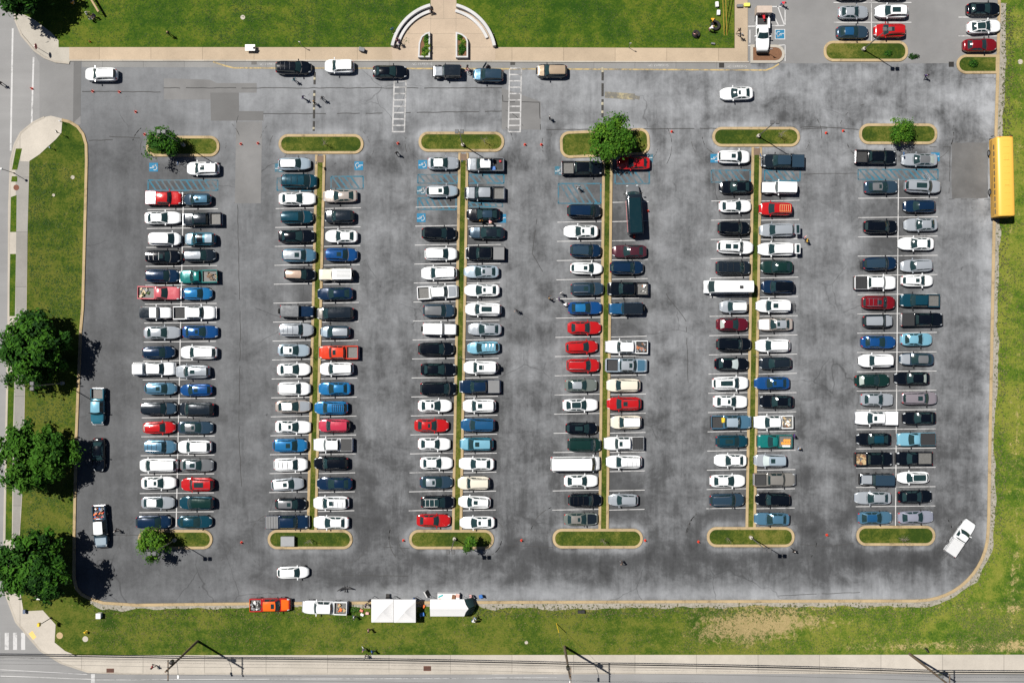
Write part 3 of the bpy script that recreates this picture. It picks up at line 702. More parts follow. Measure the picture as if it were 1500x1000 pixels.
# ================================================================ vehicles
KINDS = {
 'sedan': dict(L=4.8, W=1.83, top=[(-.5, .80), (-.47, .98), (-.40, 1.02), (.18, .99), (.40, .84), (.47, .74), (.5, .58)], xa=.185, xb=.01, xc=-.285, xd=-.41, hr=1.46, wr=.595, win=2, boot=True, w3=.0),
 'hatch': dict(L=4.2, W=1.78, top=[(-.5, .85), (-.47, 1.0), (-.40, 1.03), (.22, 1.0), (.42, .85), (.47, .74), (.5, .58)], xa=.24, xb=.06, xc=-.40, xd=-.475, hr=1.53, wr=.615, win=2),
 'suv': dict(L=4.75, W=1.90, top=[(-.5, .95), (-.475, 1.08), (-.40, 1.12), (.23, 1.10), (.43, .98), (.475, .85), (.5, .65)], xa=.235, xb=.085, xc=-.425, xd=-.483, hr=1.74, wr=.65, win=3, zb=.30, rw=.37),
 'minivan': dict(L=5.1, W=1.97, top=[(-.5, .95), (-.48, 1.05), (-.40, 1.08), (.30, 1.04), (.44, .90), (.48, .76), (.5, .60)], xa=.325, xb=.165, xc=-.43, xd=-.487, hr=1.76, wr=.68, win=3, rw=.34),
 'jeep': dict(L=4.35, W=1.80, top=[(-.5, 1.06), (-.48, 1.10), (.13, 1.12), (.44, 1.08), (.485, 1.02), (.5, .90)], xa=.135, xb=.085, xc=-.475, xd=-.492, hr=1.84, wr=.86, win=3, zb=.42, rw=.40, af=.06, flat=True),
 'van': dict(L=6.9, W=2.02, top=[(-.5, 1.15), (-.49, 1.2), (.34, 1.2), (.43, 1.10), (.48, .92), (.5, .70)], xa=.415, xb=.315, xc=-.482, xd=-.494, hr=2.55, wr=.86, win=2, zb=.30, rw=.37, af=.18),
 'pickup': dict(L=5.8, W=1.98, top=[(-.20, 1.14), (.20, 1.14), (.26, 1.12), (.44, 1.06), (.48, .98), (.5, .76)], xa=.265, xb=.155, xc=-.145, xd=-.185, hr=1.86, wr=.68, win=2, zb=.40, rw=.41, af=.20, xr=-.20, bed=True),
 'shortcab': dict(L=5.5, W=1.92, top=[(-.09, 1.08), (.16, 1.08), (.22, 1.06), (.44, .98), (.48, .90), (.5, .70)], xa=.225, xb=.105, xc=-.045, xd=-.075, hr=1.74, wr=.68, win=1, zb=.38, rw=.38, af=.20, xr=-.09, bed=True),
}
def spec(kind, v):
    P = dict(zb=.22, rw=.33, af=.42, flat=False, bed=False, boot=False, xr=-.5); P.update(KINDS[kind])
    rr = random.Random(kind + str(v)); j = lambda a: rr.uniform(-a, a)
    if v:
        P['xa'] += j(.018); P['xb'] += j(.022)
        if not P['bed']: P['xc'] += j(.026); P['xd'] += j(.008)
        P['W'] += j(.06); P['hr'] += j(.07); P['wr'] += j(.03); P['af'] = max(.05, P['af'] + j(.10))
        P['top'] = [(a, b * (1 + j(.015))) for a, b in P['top']]
    return P
def topz(P, x):
    f = x / P['L']; t = P['top']
    if f <= t[0][0]: return t[0][1]
    for (a, za), (b, zb) in zip(t, t[1:]):
        if f <= b:
            q = (f - a) / (b - a); return za + (zb - za) * q
    return t[-1][1]
def hw(P, x):
    w = P['W'] / 2; h = w
    dF = P['L'] / 2 - x; dR = x - P['xr'] * P['L']; nf = 1.15 if not P['flat'] else .5
    if dF < nf: h -= w * P['af'] * (1 - dF / nf) ** 2.3
    if not P['bed'] and dR < .95: h -= w * P['af'] * .8 * (1 - dR / .95) ** 2.4
    if P['flat'] and x > P['xa'] * P['L']: h *= .86
    return h
def section(P, x, off=0.0):
    w = hw(P, x); zt = topz(P, x); zb = P['zb']
    e = min(P['L'] / 2 - x, x - P['xr'] * P['L'])
    if e < .25: zb += .10 * (1 - e / .25)
    h = zt - zb; cr = .022 if not P['flat'] else .008
    half = [(.80 * w, zb), (.955 * w, zb + .06), (1.0 * w, zb + .24 * h), (1.0 * w, zb + .66 * h), (.985 * w, zb + .86 * h), (.945 * w, zb + .965 * h), (.80 * w, zt + cr * .4), (.42 * w, zt + cr * 1.3), (0, zt + cr * 1.7)]
    full = [(a, b) for a, b in half] + [(-a, b) for a, b in reversed(half[:-1])]
    out = []
    for a, b in full:
        if off:
            d = Vector((a, b - .55)).normalized() * off; a += d.x; b += d.y
        out.append((x, a, b))
    return out
def cabfun(P):
    L = P['L']; xa, xb, xc, xd = (P[k] * L for k in ('xa', 'xb', 'xc', 'xd')); hr = P['hr']
    wba = hw(P, xa) * .93 if not P['flat'] else P['W'] / 2 * .93
    wbd = hw(P, max(xd, P['xr'] * L + .1)) * .93; wr = P['W'] / 2 * P['wr']
    bow = .16 if not P['flat'] else .03; cv = 1 if not P['flat'] else .3
    za = topz(P, xa) - .015; zd = topz(P, xd) - .015
    fb = lambda s: Vector((xa - bow * s * s, s * wba, za))
    ft = lambda s: Vector((xb - bow * .6 * s * s, s * wr, hr - .045 - .05 * s * s * cv))
    rt = lambda s: Vector((xc + .05 * s * s, s * wr * .97, hr - .065 - .05 * s * s * cv))
    rb = lambda s: Vector((xd + .07 * s * s, s * wbd, zd))
    def roof(u, s):
        p = ft(s).lerp(rt(s), u); p.z += .05 * math.sin(PI * u) * (1 - .4 * s * s) * cv; return p
    def bulge(p, d, k): return p + Vector(d) * k
    def front(s, v): return bulge(fb(s).lerp(ft(s), v), (.5, 0, .8), .035 * math.sin(PI * v))
    def rear(s, v): return bulge(rb(s).lerp(rt(s), v), (-.6, 0, .7), .03 * math.sin(PI * v))
    def side(sg, u, v):
        lo = fb(sg).lerp(rb(sg), u); hi = roof(u, sg)
        return bulge(lo.lerp(hi, v), (0, sg, .15), .03 * math.sin(PI * v))
    return roof, front, rear, side
def lin(a, b, n): return [a + (b - a) * i / (n - 1) for i in range(n)]
def shell(rows, thick=.006):
    """a panel with its own rim, standing proud of the surface below"""
    mb = MB(); mb.grid(rows); return mb
MC = {}
def vmesh(kind, v, pname):
    key = (kind, v, pname)
    if key in MC: return MC[key]
    P = spec(kind, v); L = P['L']; mb = MB(); roof, front, rear, side = cabfun(P); wr = P['W'] / 2 * P['wr']
    def patch(f, off, dirv):
        d = Vector(dirv).normalized() * off
        rows = f(d); mb.grid(rows)
    if pname == 'body':
        x0 = P['xr'] * L; xs = [x0, x0 + .05, x0 + .14, x0 + .3, x0 + .5] + lin(x0 + .8, L / 2 - .8, 9) + [L / 2 - .55, L / 2 - .35, L / 2 - .2, L / 2 - .1, L / 2 - .035, L / 2]
        rows = [section(P, x) for x in xs]
        # tuck the very ends in
        for r, q in ((0, .965), (-1, .93)):
            rows[r] = [(x, y * q, .55 + (z - .55) * q) for x, y, z in rows[r]]
        mb.grid(rows); mb.poly(list(reversed(rows[0])), 0, True); mb.poly(rows[-1], 0, True)
        mb.poly([r[0] for r in rows] + [r[-1] for r in reversed(rows)])
        S = lin(-1, 1, 9)
        # pillars: window surrounds
        mb.grid([[front(s, t) for s in S] for t in lin(0, 1, 4)])
        mb.grid([[rear(s, t) for s in S] for t in lin(0, 1, 4)])
        for sg in (-1, 1): mb.grid([[side(sg, u, t) for u in lin(0, 1, 10)] for t in lin(0, 1, 4)])
    elif pname == 'roof':
        mb.grid([[roof(u, s) + Vector((0, 0, .004)) for s in lin(-1, 1, 11)] for u in lin(0, 1, 11)])
        rim = [roof(0, s) for s in lin(-1, 1, 11)]
    elif pname == 'windscreen': patch(lambda d: [[front(s, t) + d for s in lin(-.92, .92, 9)] for t in lin(.10, .97, 5)], .012, (.6, 0, .8))
    elif pname == 'rear_window': patch(lambda d: [[rear(s, t) + d for s in lin(-.86, .86, 9)] for t in (lin(.12, .95, 5) if kind != 'jeep' else lin(.2, .85, 5))], .012, (-.7, 0, .7))
    elif pname.startswith('side_window'):
        sg = 1 if pname[11] == "l" else -1; i = int(pname[12]); n = P['win']
        rngs = {1: [(.14, .80)], 2: [(.12, .47), (.52, .87)], 3: [(.10, .37), (.41, .66), (.70, .93)]}[n]
        if kind == 'van': rngs = [(.06, .20), (.26, .94)]
        a, b = rngs[i]; patch(lambda d: [[side(sg, u, t) + d for u in lin(a, b, 6)] for t in lin(.07, .93, 4)], .012, (0, sg, .3))
    elif pname == 'bonnet':
        x0, x1 = P['xa'] * L + .06, L * .462
        mb.grid([[Vector(section(P, x, .007)[k]) for k in (6, 7, 8, 9, 10)] for x in lin(x0, x1, 8)])
    elif pname == 'boot_lid':
        mb.grid([[Vector(section(P, x, .007)[k]) for k in (6, 7, 8, 9, 10)] for x in lin(-L * .485, P['xd'] * L - .03, 5)])
    elif pname == 'cowl':
        rows = [[section(P, P['xa'] * L - .16 * s * s + dx, .010)[8][0:1] for s in (0,)] for dx in (0, .1)]
        wb = hw(P, P['xa'] * L) * .86
        mb.grid([[(P['xa'] * L - .16 * s * s + dx, s * wb, topz(P, P['xa'] * L) + .028 - .018 * s * s) for s in lin(-1, 1, 9)] for dx in (-.05, .055)])
    elif pname.startswith('headlight'):
        ks = (4, 5, 6) if pname[-1] == 'l' else (10, 11, 12)
        mb.grid([[section(P, x, .010)[k] for k in ks] for x in lin(L * .425, L * .487, 4)])
    elif pname.startswith('taillight'):
        ks = (3, 4, 5, 6) if pname[-1] == 'l' else (10, 11, 12, 13); b0 = -.496
        if P['bed']:
            s = 1 if pname[-1] == 'l' else -1; mb.box((-L / 2 + .0, s * (P['W'] / 2 - .10), .88), (.06, .13, .36), 0, .01)
        else: mb.grid([[section(P, x, .010)[k] for k in ks] for x in lin(L * b0, L * -.462, 4)])
    elif pname == 'grille': mb.rbox((L / 2 - .03, 0, .62 if P['zb'] > .25 else .50), (.10, P['W'] * .42, .20), .03, 0, .01)
    elif pname == 'bumper': 
        mb.rbox((L / 2 + .02, 0, .56), (.16, P['W'] * .86, .2), .06, 0, .02)
    elif pname == 'rear_bumper': mb.rbox((-L / 2 - .06, 0, .58), (.16, P['W'] * .9, .18), .05, 0, .02)
    elif pname == 'wheel':
        r = P['rw']; mb.v = []; prof = [(r * .6, -.11), (r * .93, -.115), (r, -.08), (r, .08), (r * .93, .115), (r * .6, .11)]
        mb.lathe(prof, 20); mb.v = [(a, c, b) for a, b, c in mb.v]; mb.f = [tuple(reversed(f)) for f in mb.f]
    elif pname == 'rim':
        r = P['rw'] * .62; mb.lathe([(r * .2, .125), (r, .118), (r, -.118), (r * .2, -.125)], 16); mb.v = [(a, c, b) for a, b, c in mb.v]; mb.f = [tuple(reversed(f)) for f in mb.f]
    elif pname.startswith('mirror'):
        s = 1 if pname[-1] == 'l' else -1; x = P['xa'] * L - .40; k = .14 if P['bed'] or kind in ('jeep', 'van') else .10
        mb.rbox((x, s * (P['W'] / 2 + k), topz(P, P['xa'] * L) + .06), (.14, .25, .17), .05, 0, .03)
        mb.box((x + .02, s * (P['W'] / 2 - .03), topz(P, P['xa'] * L) + .02), (.08, .14, .05))
    elif pname == 'sunroof': mb.grid([[roof(u, s) + Vector((0, 0, .016)) for s in lin(-.52, .52, 7)] for u in lin(.10, .36, 5)])
    elif pname == 'rear_sunroof': mb.grid([[roof(u, s) + Vector((0, 0, .016)) for s in lin(-.55, .55, 7)] for u in lin(.46, .74, 5)])
    elif pname == 'big_sunroof': mb.grid([[roof(u, s) + Vector((0, 0, .016)) for s in lin(-.58, .58, 7)] for u in lin(.10, .62, 5)])
    elif pname == 'glass_roof': mb.grid([[roof(u, s) + Vector((0, 0, .016)) for s in lin(-.84, .84, 9)] for u in lin(.03, .93, 9)])
    elif pname == 'rear_roof': mb.grid([[roof(u, s) + Vector((0, 0, .014)) for s in lin(-.98, .98, 9)] for u in lin(.55, .98, 6)])
    elif pname == 'front_roof': mb.grid([[roof(u, s) + Vector((0, 0, .014)) for s in lin(-.98, .98, 9)] for u in lin(.02, .42, 6)])
    elif pname.startswith('roof_rail'):
        s = .86 if pname[-1] == 'l' else -.86
        mb.tube([roof(u, s) + Vector((0, 0, .03 if 0 < i < 7 else -.0)) for i, u in enumerate(lin(.10, .94, 8))], .026, 6)
    elif pname.startswith('crossbar'):
        u = {'0': .3, '1': .58, '2': .82}[pname[-1]]; a = roof(u, -.86); b = roof(u, .86); mb.tube([a + Vector((0, 0, .03)), roof(u, 0) + Vector((0, 0, .07)), b + Vector((0, 0, .03))], .024, 6)
    elif pname == 'roof_rack':
        for u in lin(.30, .92, 6):
            mb.tube([roof(u, -.75) + Vector((0, 0, .06)), roof(u, 0) + Vector((0, 0, .09)), roof(u, .75) + Vector((0, 0, .06))], .03, 6)
        for s in (-.75, .75): mb.tube([roof(u, s) + Vector((0, 0, .06)) for u in lin(.28, .94, 6)], .03, 6)
    elif pname == 'roof_slats':
        for s in lin(-.62, .62, 6): mb.tube([roof(u, s) + Vector((0, 0, .022)) for u in lin(.22, .95, 6)], .022, 6)
    elif pname == 'spare_wheel':
        r = .38; mb.lathe([(r * .55, -.10), (r * .93, -.115), (r, -.07), (r, .07), (r * .93, .115), (r * .55, .10)], 20); mb.v = [(c - L / 2 - .10, a, b + .98) for a, b, c in mb.v]; mb.f = [tuple(f) for f in mb.f]
    elif pname.startswith('fender'):
        sx = {'f': .315, 'r': -.29}[pname[-2]]; s = 1 if pname[-1] == 'l' else -1; r = P['rw'] + .07
        a = [R(x) for x in lin(10, 170, 9)]; y0, y1 = (P['W'] / 2 * .82) * s, (P['W'] / 2 + .06) * s
        if sx < 0: y0 = P['W'] / 2 * .95 * s
        rows = [[(sx * L + math.cos(t) * r * 1.15, y0, .42 + math.sin(t) * r), (sx * L + math.cos(t) * r * 1.15, y1, .42 + math.sin(t) * r), (sx * L + math.cos(t) * r * 1.1, y1, .37 + math.sin(t) * r), (sx * L + math.cos(t) * r * 1.1, y0, .37 + math.sin(t) * r)] for t in a]
        mb.grid(rows, 0, True); mb.poly(rows[0]); mb.poly(rows[-1])
    elif pname == 'cargo_bed':
        x0, x1 = -L / 2, P['xr'] * L - .03; w = P['W'] / 2; zr = topz(P, x1) - .0
        mb.rbox(((x0 + x1) / 2, 0, .58), (x1 - x0, 2 * w * .985, .34), .05, 0, .01)
        for s in (-1, 1): mb.rbox(((x0 + x1) / 2, s * (w - .085), (.745 + zr) / 2), (x1 - x0, .15, zr - .745), .03, 0, .03)
        mb.box((x1 - .04, 0, (.745 + zr) / 2 - .01), (.07, 2 * w - .30, zr - .77))
    elif pname == 'bed_liner':
        x0, x1 = -L / 2 + .09, P['xr'] * L - .115; w = P['W'] / 2 - .17; zr = topz(P, x1) - .05
        mb.box(((x0 + x1) / 2, 0, .765), (x1 - x0, 2 * w, .03))
        for y in lin(-w + .12, w - .12, 9): mb.box(((x0 + x1) / 2, y, .785), (x1 - x0 - .02, .05, .02))
        for s in (-1, 1): mb.box(((x0 + x1) / 2, s * (w - .012), (.78 + zr) / 2), (x1 - x0, .02, zr - .78))
        mb.box((x1 - .012, 0, (.78 + zr) / 2), (.02, 2 * w - .05, zr - .78))
    elif pname == 'tailgate':
        zr = topz(P, P['xr'] * L); mb.rbox((-L / 2 + .04, 0, (.76 + zr) / 2), (.075, P['W'] - .33, zr - .76), .02, 0, .02)
    elif pname == 'open_tailgate':
        mb.rbox((-L / 2 - .22, 0, .86), (.5, P['W'] - .33, .07), .02, 0, .02)
    elif pname == 'tonneau_cover':
        x0, x1 = -L / 2 + .05, P['xr'] * L - .05; zr = topz(P, x1)
        mb.rbox(((x0 + x1) / 2, 0, zr + .022), (x1 - x0, P['W'] - .12, .05), .05, 0, .02)
    elif pname == 'cover_slat':
        x0, x1 = -L / 2 + .05, P['xr'] * L - .05; zr = topz(P, x1)
        for x in lin(x0 + .28, x1 - .28, 4): mb.box((x, 0, zr + .050), (.05, P['W'] - .22, .014), 0, .004)
    elif pname == 'camper_shell':
        x0, x1 = -L / 2 + .03, P['xr'] * L - .05; zr = topz(P, x1); w = P['W'] / 2
        rows = []
        for z, q, dx in ((zr, .95, 0), (zr + .30, .90, .05), (zr + .58, .82, .12), (P['hr'] + .0, .74, .18), (P['hr'] + .05, .60, .26)):
            rows.append([(a + (x0 + x1) / 2, b, z) for a, b in rrect(x1 - x0 - dx, 2 * w * q, .12, 4)])
        mb.grid([r for r in rows], 0, True); mb.poly(rows[-1])
    me = mb.mesh('%s %s' % (kind, pname.rstrip('0123lrf').rstrip('_')), 1, True, 40)
    MC[key] = me; return me

def tailmat(): return TAIL
GLASSY = {'windscreen', 'rear_window', 'sunroof', 'rear_sunroof', 'big_sunroof', 'glass_roof'}
RACKCOL = {'w': WHITEM, 'b': TRIM, 's': CHROME, 'y': flat('ochre rack', (.62, .42, .16), .5)}
SHADEM = flat('windscreen sunshade', (.45, .52, .52), .4)
PALEGL = flat('bright tinted glass', (.34, .39, .36), .15)
KNAME = {'sedan': 'sedan', 'hatch': 'hatchback', 'suv': 'family_car', 'minivan': 'minivan', 'jeep': 'off_roader', 'van': 'van', 'pickup': 'pickup_truck', 'shortcab': 'pickup_truck'}
KCAT = {'sedan': 'sedan', 'hatch': 'hatchback', 'suv': 'SUV', 'minivan': 'minivan', 'jeep': 'off-roader', 'van': 'van', 'pickup': 'pickup', 'shortcab': 'pickup'}
KGRP = {'pickup': 'pickup trucks in the car park', 'shortcab': 'pickup trucks in the car park', 'van': 'vans in the car park', 'jeep': 'off-roaders in the car park'}
vrnd = random.Random(21)
def vehicle(kind, v, color, px, py, rot, plen, feats, label, z=0.0, hidden_low=False, name=None, cat=None, group=None):
    P = spec(kind, v); L = P['L']
    pos = W(px, py, .85 if kind != 'van' else 1.3)
    sc = max(.90, min(1.12, plen * .0985 / L))
    root = thing(name or KNAME[kind], label, cat or KCAT[kind], (pos.x, pos.y, z), R(rot), group or KGRP.get(kind, 'cars parked in the car park'))
    root.scale = (sc, 1, 1)
    pm = paint(color)
    F = {}
    for f in feats.split():
        a, _, b = f.partition('='); F[a] = b or True
    def add(pn, nm, mat, loc=None, par=None):
        return inst(nm, vmesh(kind, v, pn), mat, par or root, loc)
    add('body', 'body', paint(F['lower']) if 'lower' in F else pm)
    add('roof', 'roof', paint(F['roof']) if 'roof' in F else pm)
    add('bonnet', 'bonnet', paint(F['hood']) if 'hood' in F else pm)
    add('cowl', 'cowl', TRIM)
    add('windscreen', 'windscreen', SHADEM if 'shade' in F else GLASS)
    if not ('soft' in F): add('rear_window', 'rear_window', PALEGL if 'palerear' in F else GLASS)
    for s in 'lr':
        for i in range(P['win'] if kind != 'van' else 2): add('side_window%s%d' % (s, i), 'side_window', GLASS)
        add('headlight' + s, 'headlight', LAMP); add('taillight' + s, 'taillight', TAIL)
        add('mirror' + s, 'wing_mirror', pm if color in ('white', 'silver', 'red', 'black') else TRIM)
    add('grille', 'grille', TRIM)
    for sx in (.315, -.29 if kind not in ('pickup', 'shortcab') else -.285):
        for s in (-1, 1):
            w = add('wheel', 'wheel', TYRE, (sx * L, s * (P['W'] / 2 - .105), P['rw']))
            add('rim', 'rim', CHROME, None, w)
    if P['boot']: add('boot_lid', 'boot_lid', pm)
    if P['bed']:
        add('cargo_bed', 'cargo_bed', paint(F['lower']) if 'lower' in F else pm)
        add('rear_bumper', 'rear_bumper', CHROME if vrnd.random() < .7 else TRIM)
        add('bumper', 'bumper', CHROME if vrnd.random() < .5 else TRIM)
        if 'cap' in F:
            add('camper_shell', 'camper_shell', paint(F['cap']))
        elif 'ton' in F:
            tm = {'b': flat('black tonneau vinyl', (.022, .023, .025), .55), 'g': DECK, 'w': WHITEM, 'p': flat('pale deck sheet', (.56, .57, .58), .5)}.get(F['ton']) or paint(F['ton'])
            tc = add('tonneau_cover', 'tonneau_cover', tm)
            if 'slat' in F: add('cover_slat', 'cover_slat', TRIM, None, tc)
        else: add('bed_liner', 'bed_liner', {'b': LINER, 'g': BEDGREY}.get(F.get('liner'), LINER))
        add('tailgate', 'tailgate', pm)
    if kind == 'jeep':
        for q in ('fl', 'fr', 'rl', 'rr'): add('fender' + q, 'fender', TRIM if 'lower' not in F else paint(F['lower']))
        add('bumper', 'bumper', TRIM)
    for q in ('sunroof', 'rear_sunroof', 'big_sunroof', 'glass_roof'):
        if q in F: add(q, q, GLASS)
    if 'rails' in F:
        for s in 'lr': add('roof_rail' + s, 'roof_rail', RACKCOL[F['rails']] if F['rails'] in RACKCOL else CHROME)
    if 'bars' in F:
        for s in '012'[:3]: add('crossbar' + s, 'crossbar', RACKCOL[F['bars']] if F['bars'] in RACKCOL else CHROME)
    if 'rack' in F: add('roof_rack', 'roof_rack', RACKCOL[F['rack']] if F['rack'] in RACKCOL else TRIM)
    if 'slats' in F: add('roof_slats', 'roof_slats', TRIM)
    if 'rearroof' in F: add('rear_roof', 'rear_roof', paint(F['rearroof']))
    if 'frontroof' in F: add('front_roof', 'front_roof', paint(F['frontroof']))
    if 'spare' in F:
        add('spare_wheel', 'spare_wheel', TYRE)
    if 'door' in F or 'doorl' in F or 'doorr' in F:
        for s, kk in ((1, 'doorl'), (-1, 'doorr')):
            if kk in F:
                mb = MB(); mb.rbox((-.55, 0, .72), (1.1, .12, .75), .04, 0, .03); mb.box((-.55, 0, 1.25), (.9, .05, .35), 0, .01)
                d = part('open_door', mb, pm, root, (P['xa'] * L - .25, s * (P['W'] / 2 - .02), 0)); d.rotation_euler = (0, 0, -s * R(58))
    if 'hatch' in F:
        mb = MB(); mb.rbox((-.36, 0, 0), (.75, P['W'] * .78, .08), .1, 0, .03)
        d = part('raised_tailgate', mb, pm, root, (-L / 2 + .16, 0, P['hr'] + .02)); d.rotation_euler = (0, R(-8), 0)
        mb = MB(); mb.rbox((-.40, 0, .046), (.42, P['W'] * .62, .012), .06); part('tailgate_glass', mb, GLASS, d)
    if 'bikerack' in F:
        mb = MB()
        for z in (.6, .95): mb.tube([(-L / 2 - .02, -.3, z), (-L / 2 - .55, -.3, z + .1)], .025, 6); mb.tube([(-L / 2 - .02, .3, z), (-L / 2 - .55, .3, z + .1)], .025, 6)
        for x in (.22, .42): mb.tube([(-L / 2 - x, -.65, .86), (-L / 2 - x, .65, .86)], .03, 6)
        part('bike_rack', mb, TRIM, root)
    if 'rooffan' in F:
        mb = MB(); mb.rbox((-1.6, .1, P['hr'] + .03), (.5, .42, .12), .06, 0, .03); part('roof_vent', mb, TRIM, root)
    if 'ladder' in F:
        mb = MB(); x0 = P['xr'] * L - .1
        for s in (.95, 1.12): mb.tube([(x0, P['W'] / 2 * s + .05, 1.25), (-L / 2 - .1, P['W'] / 2 * s + .05, 1.25)], .025, 6)
        for x in lin(x0 - .1, -L / 2, 6): mb.tube([(x, P['W'] / 2 * .95 + .05, 1.25), (x, P['W'] / 2 * 1.12 + .05, 1.25)], .02, 6)
        mb.rbox((-L / 2 - .14, .12, .98), (.16, 1.9, .12), .04, 0, .02)
        part('side_rack', mb, WHITEM if F['ladder'] == 'w' else GALV, root)
    return root
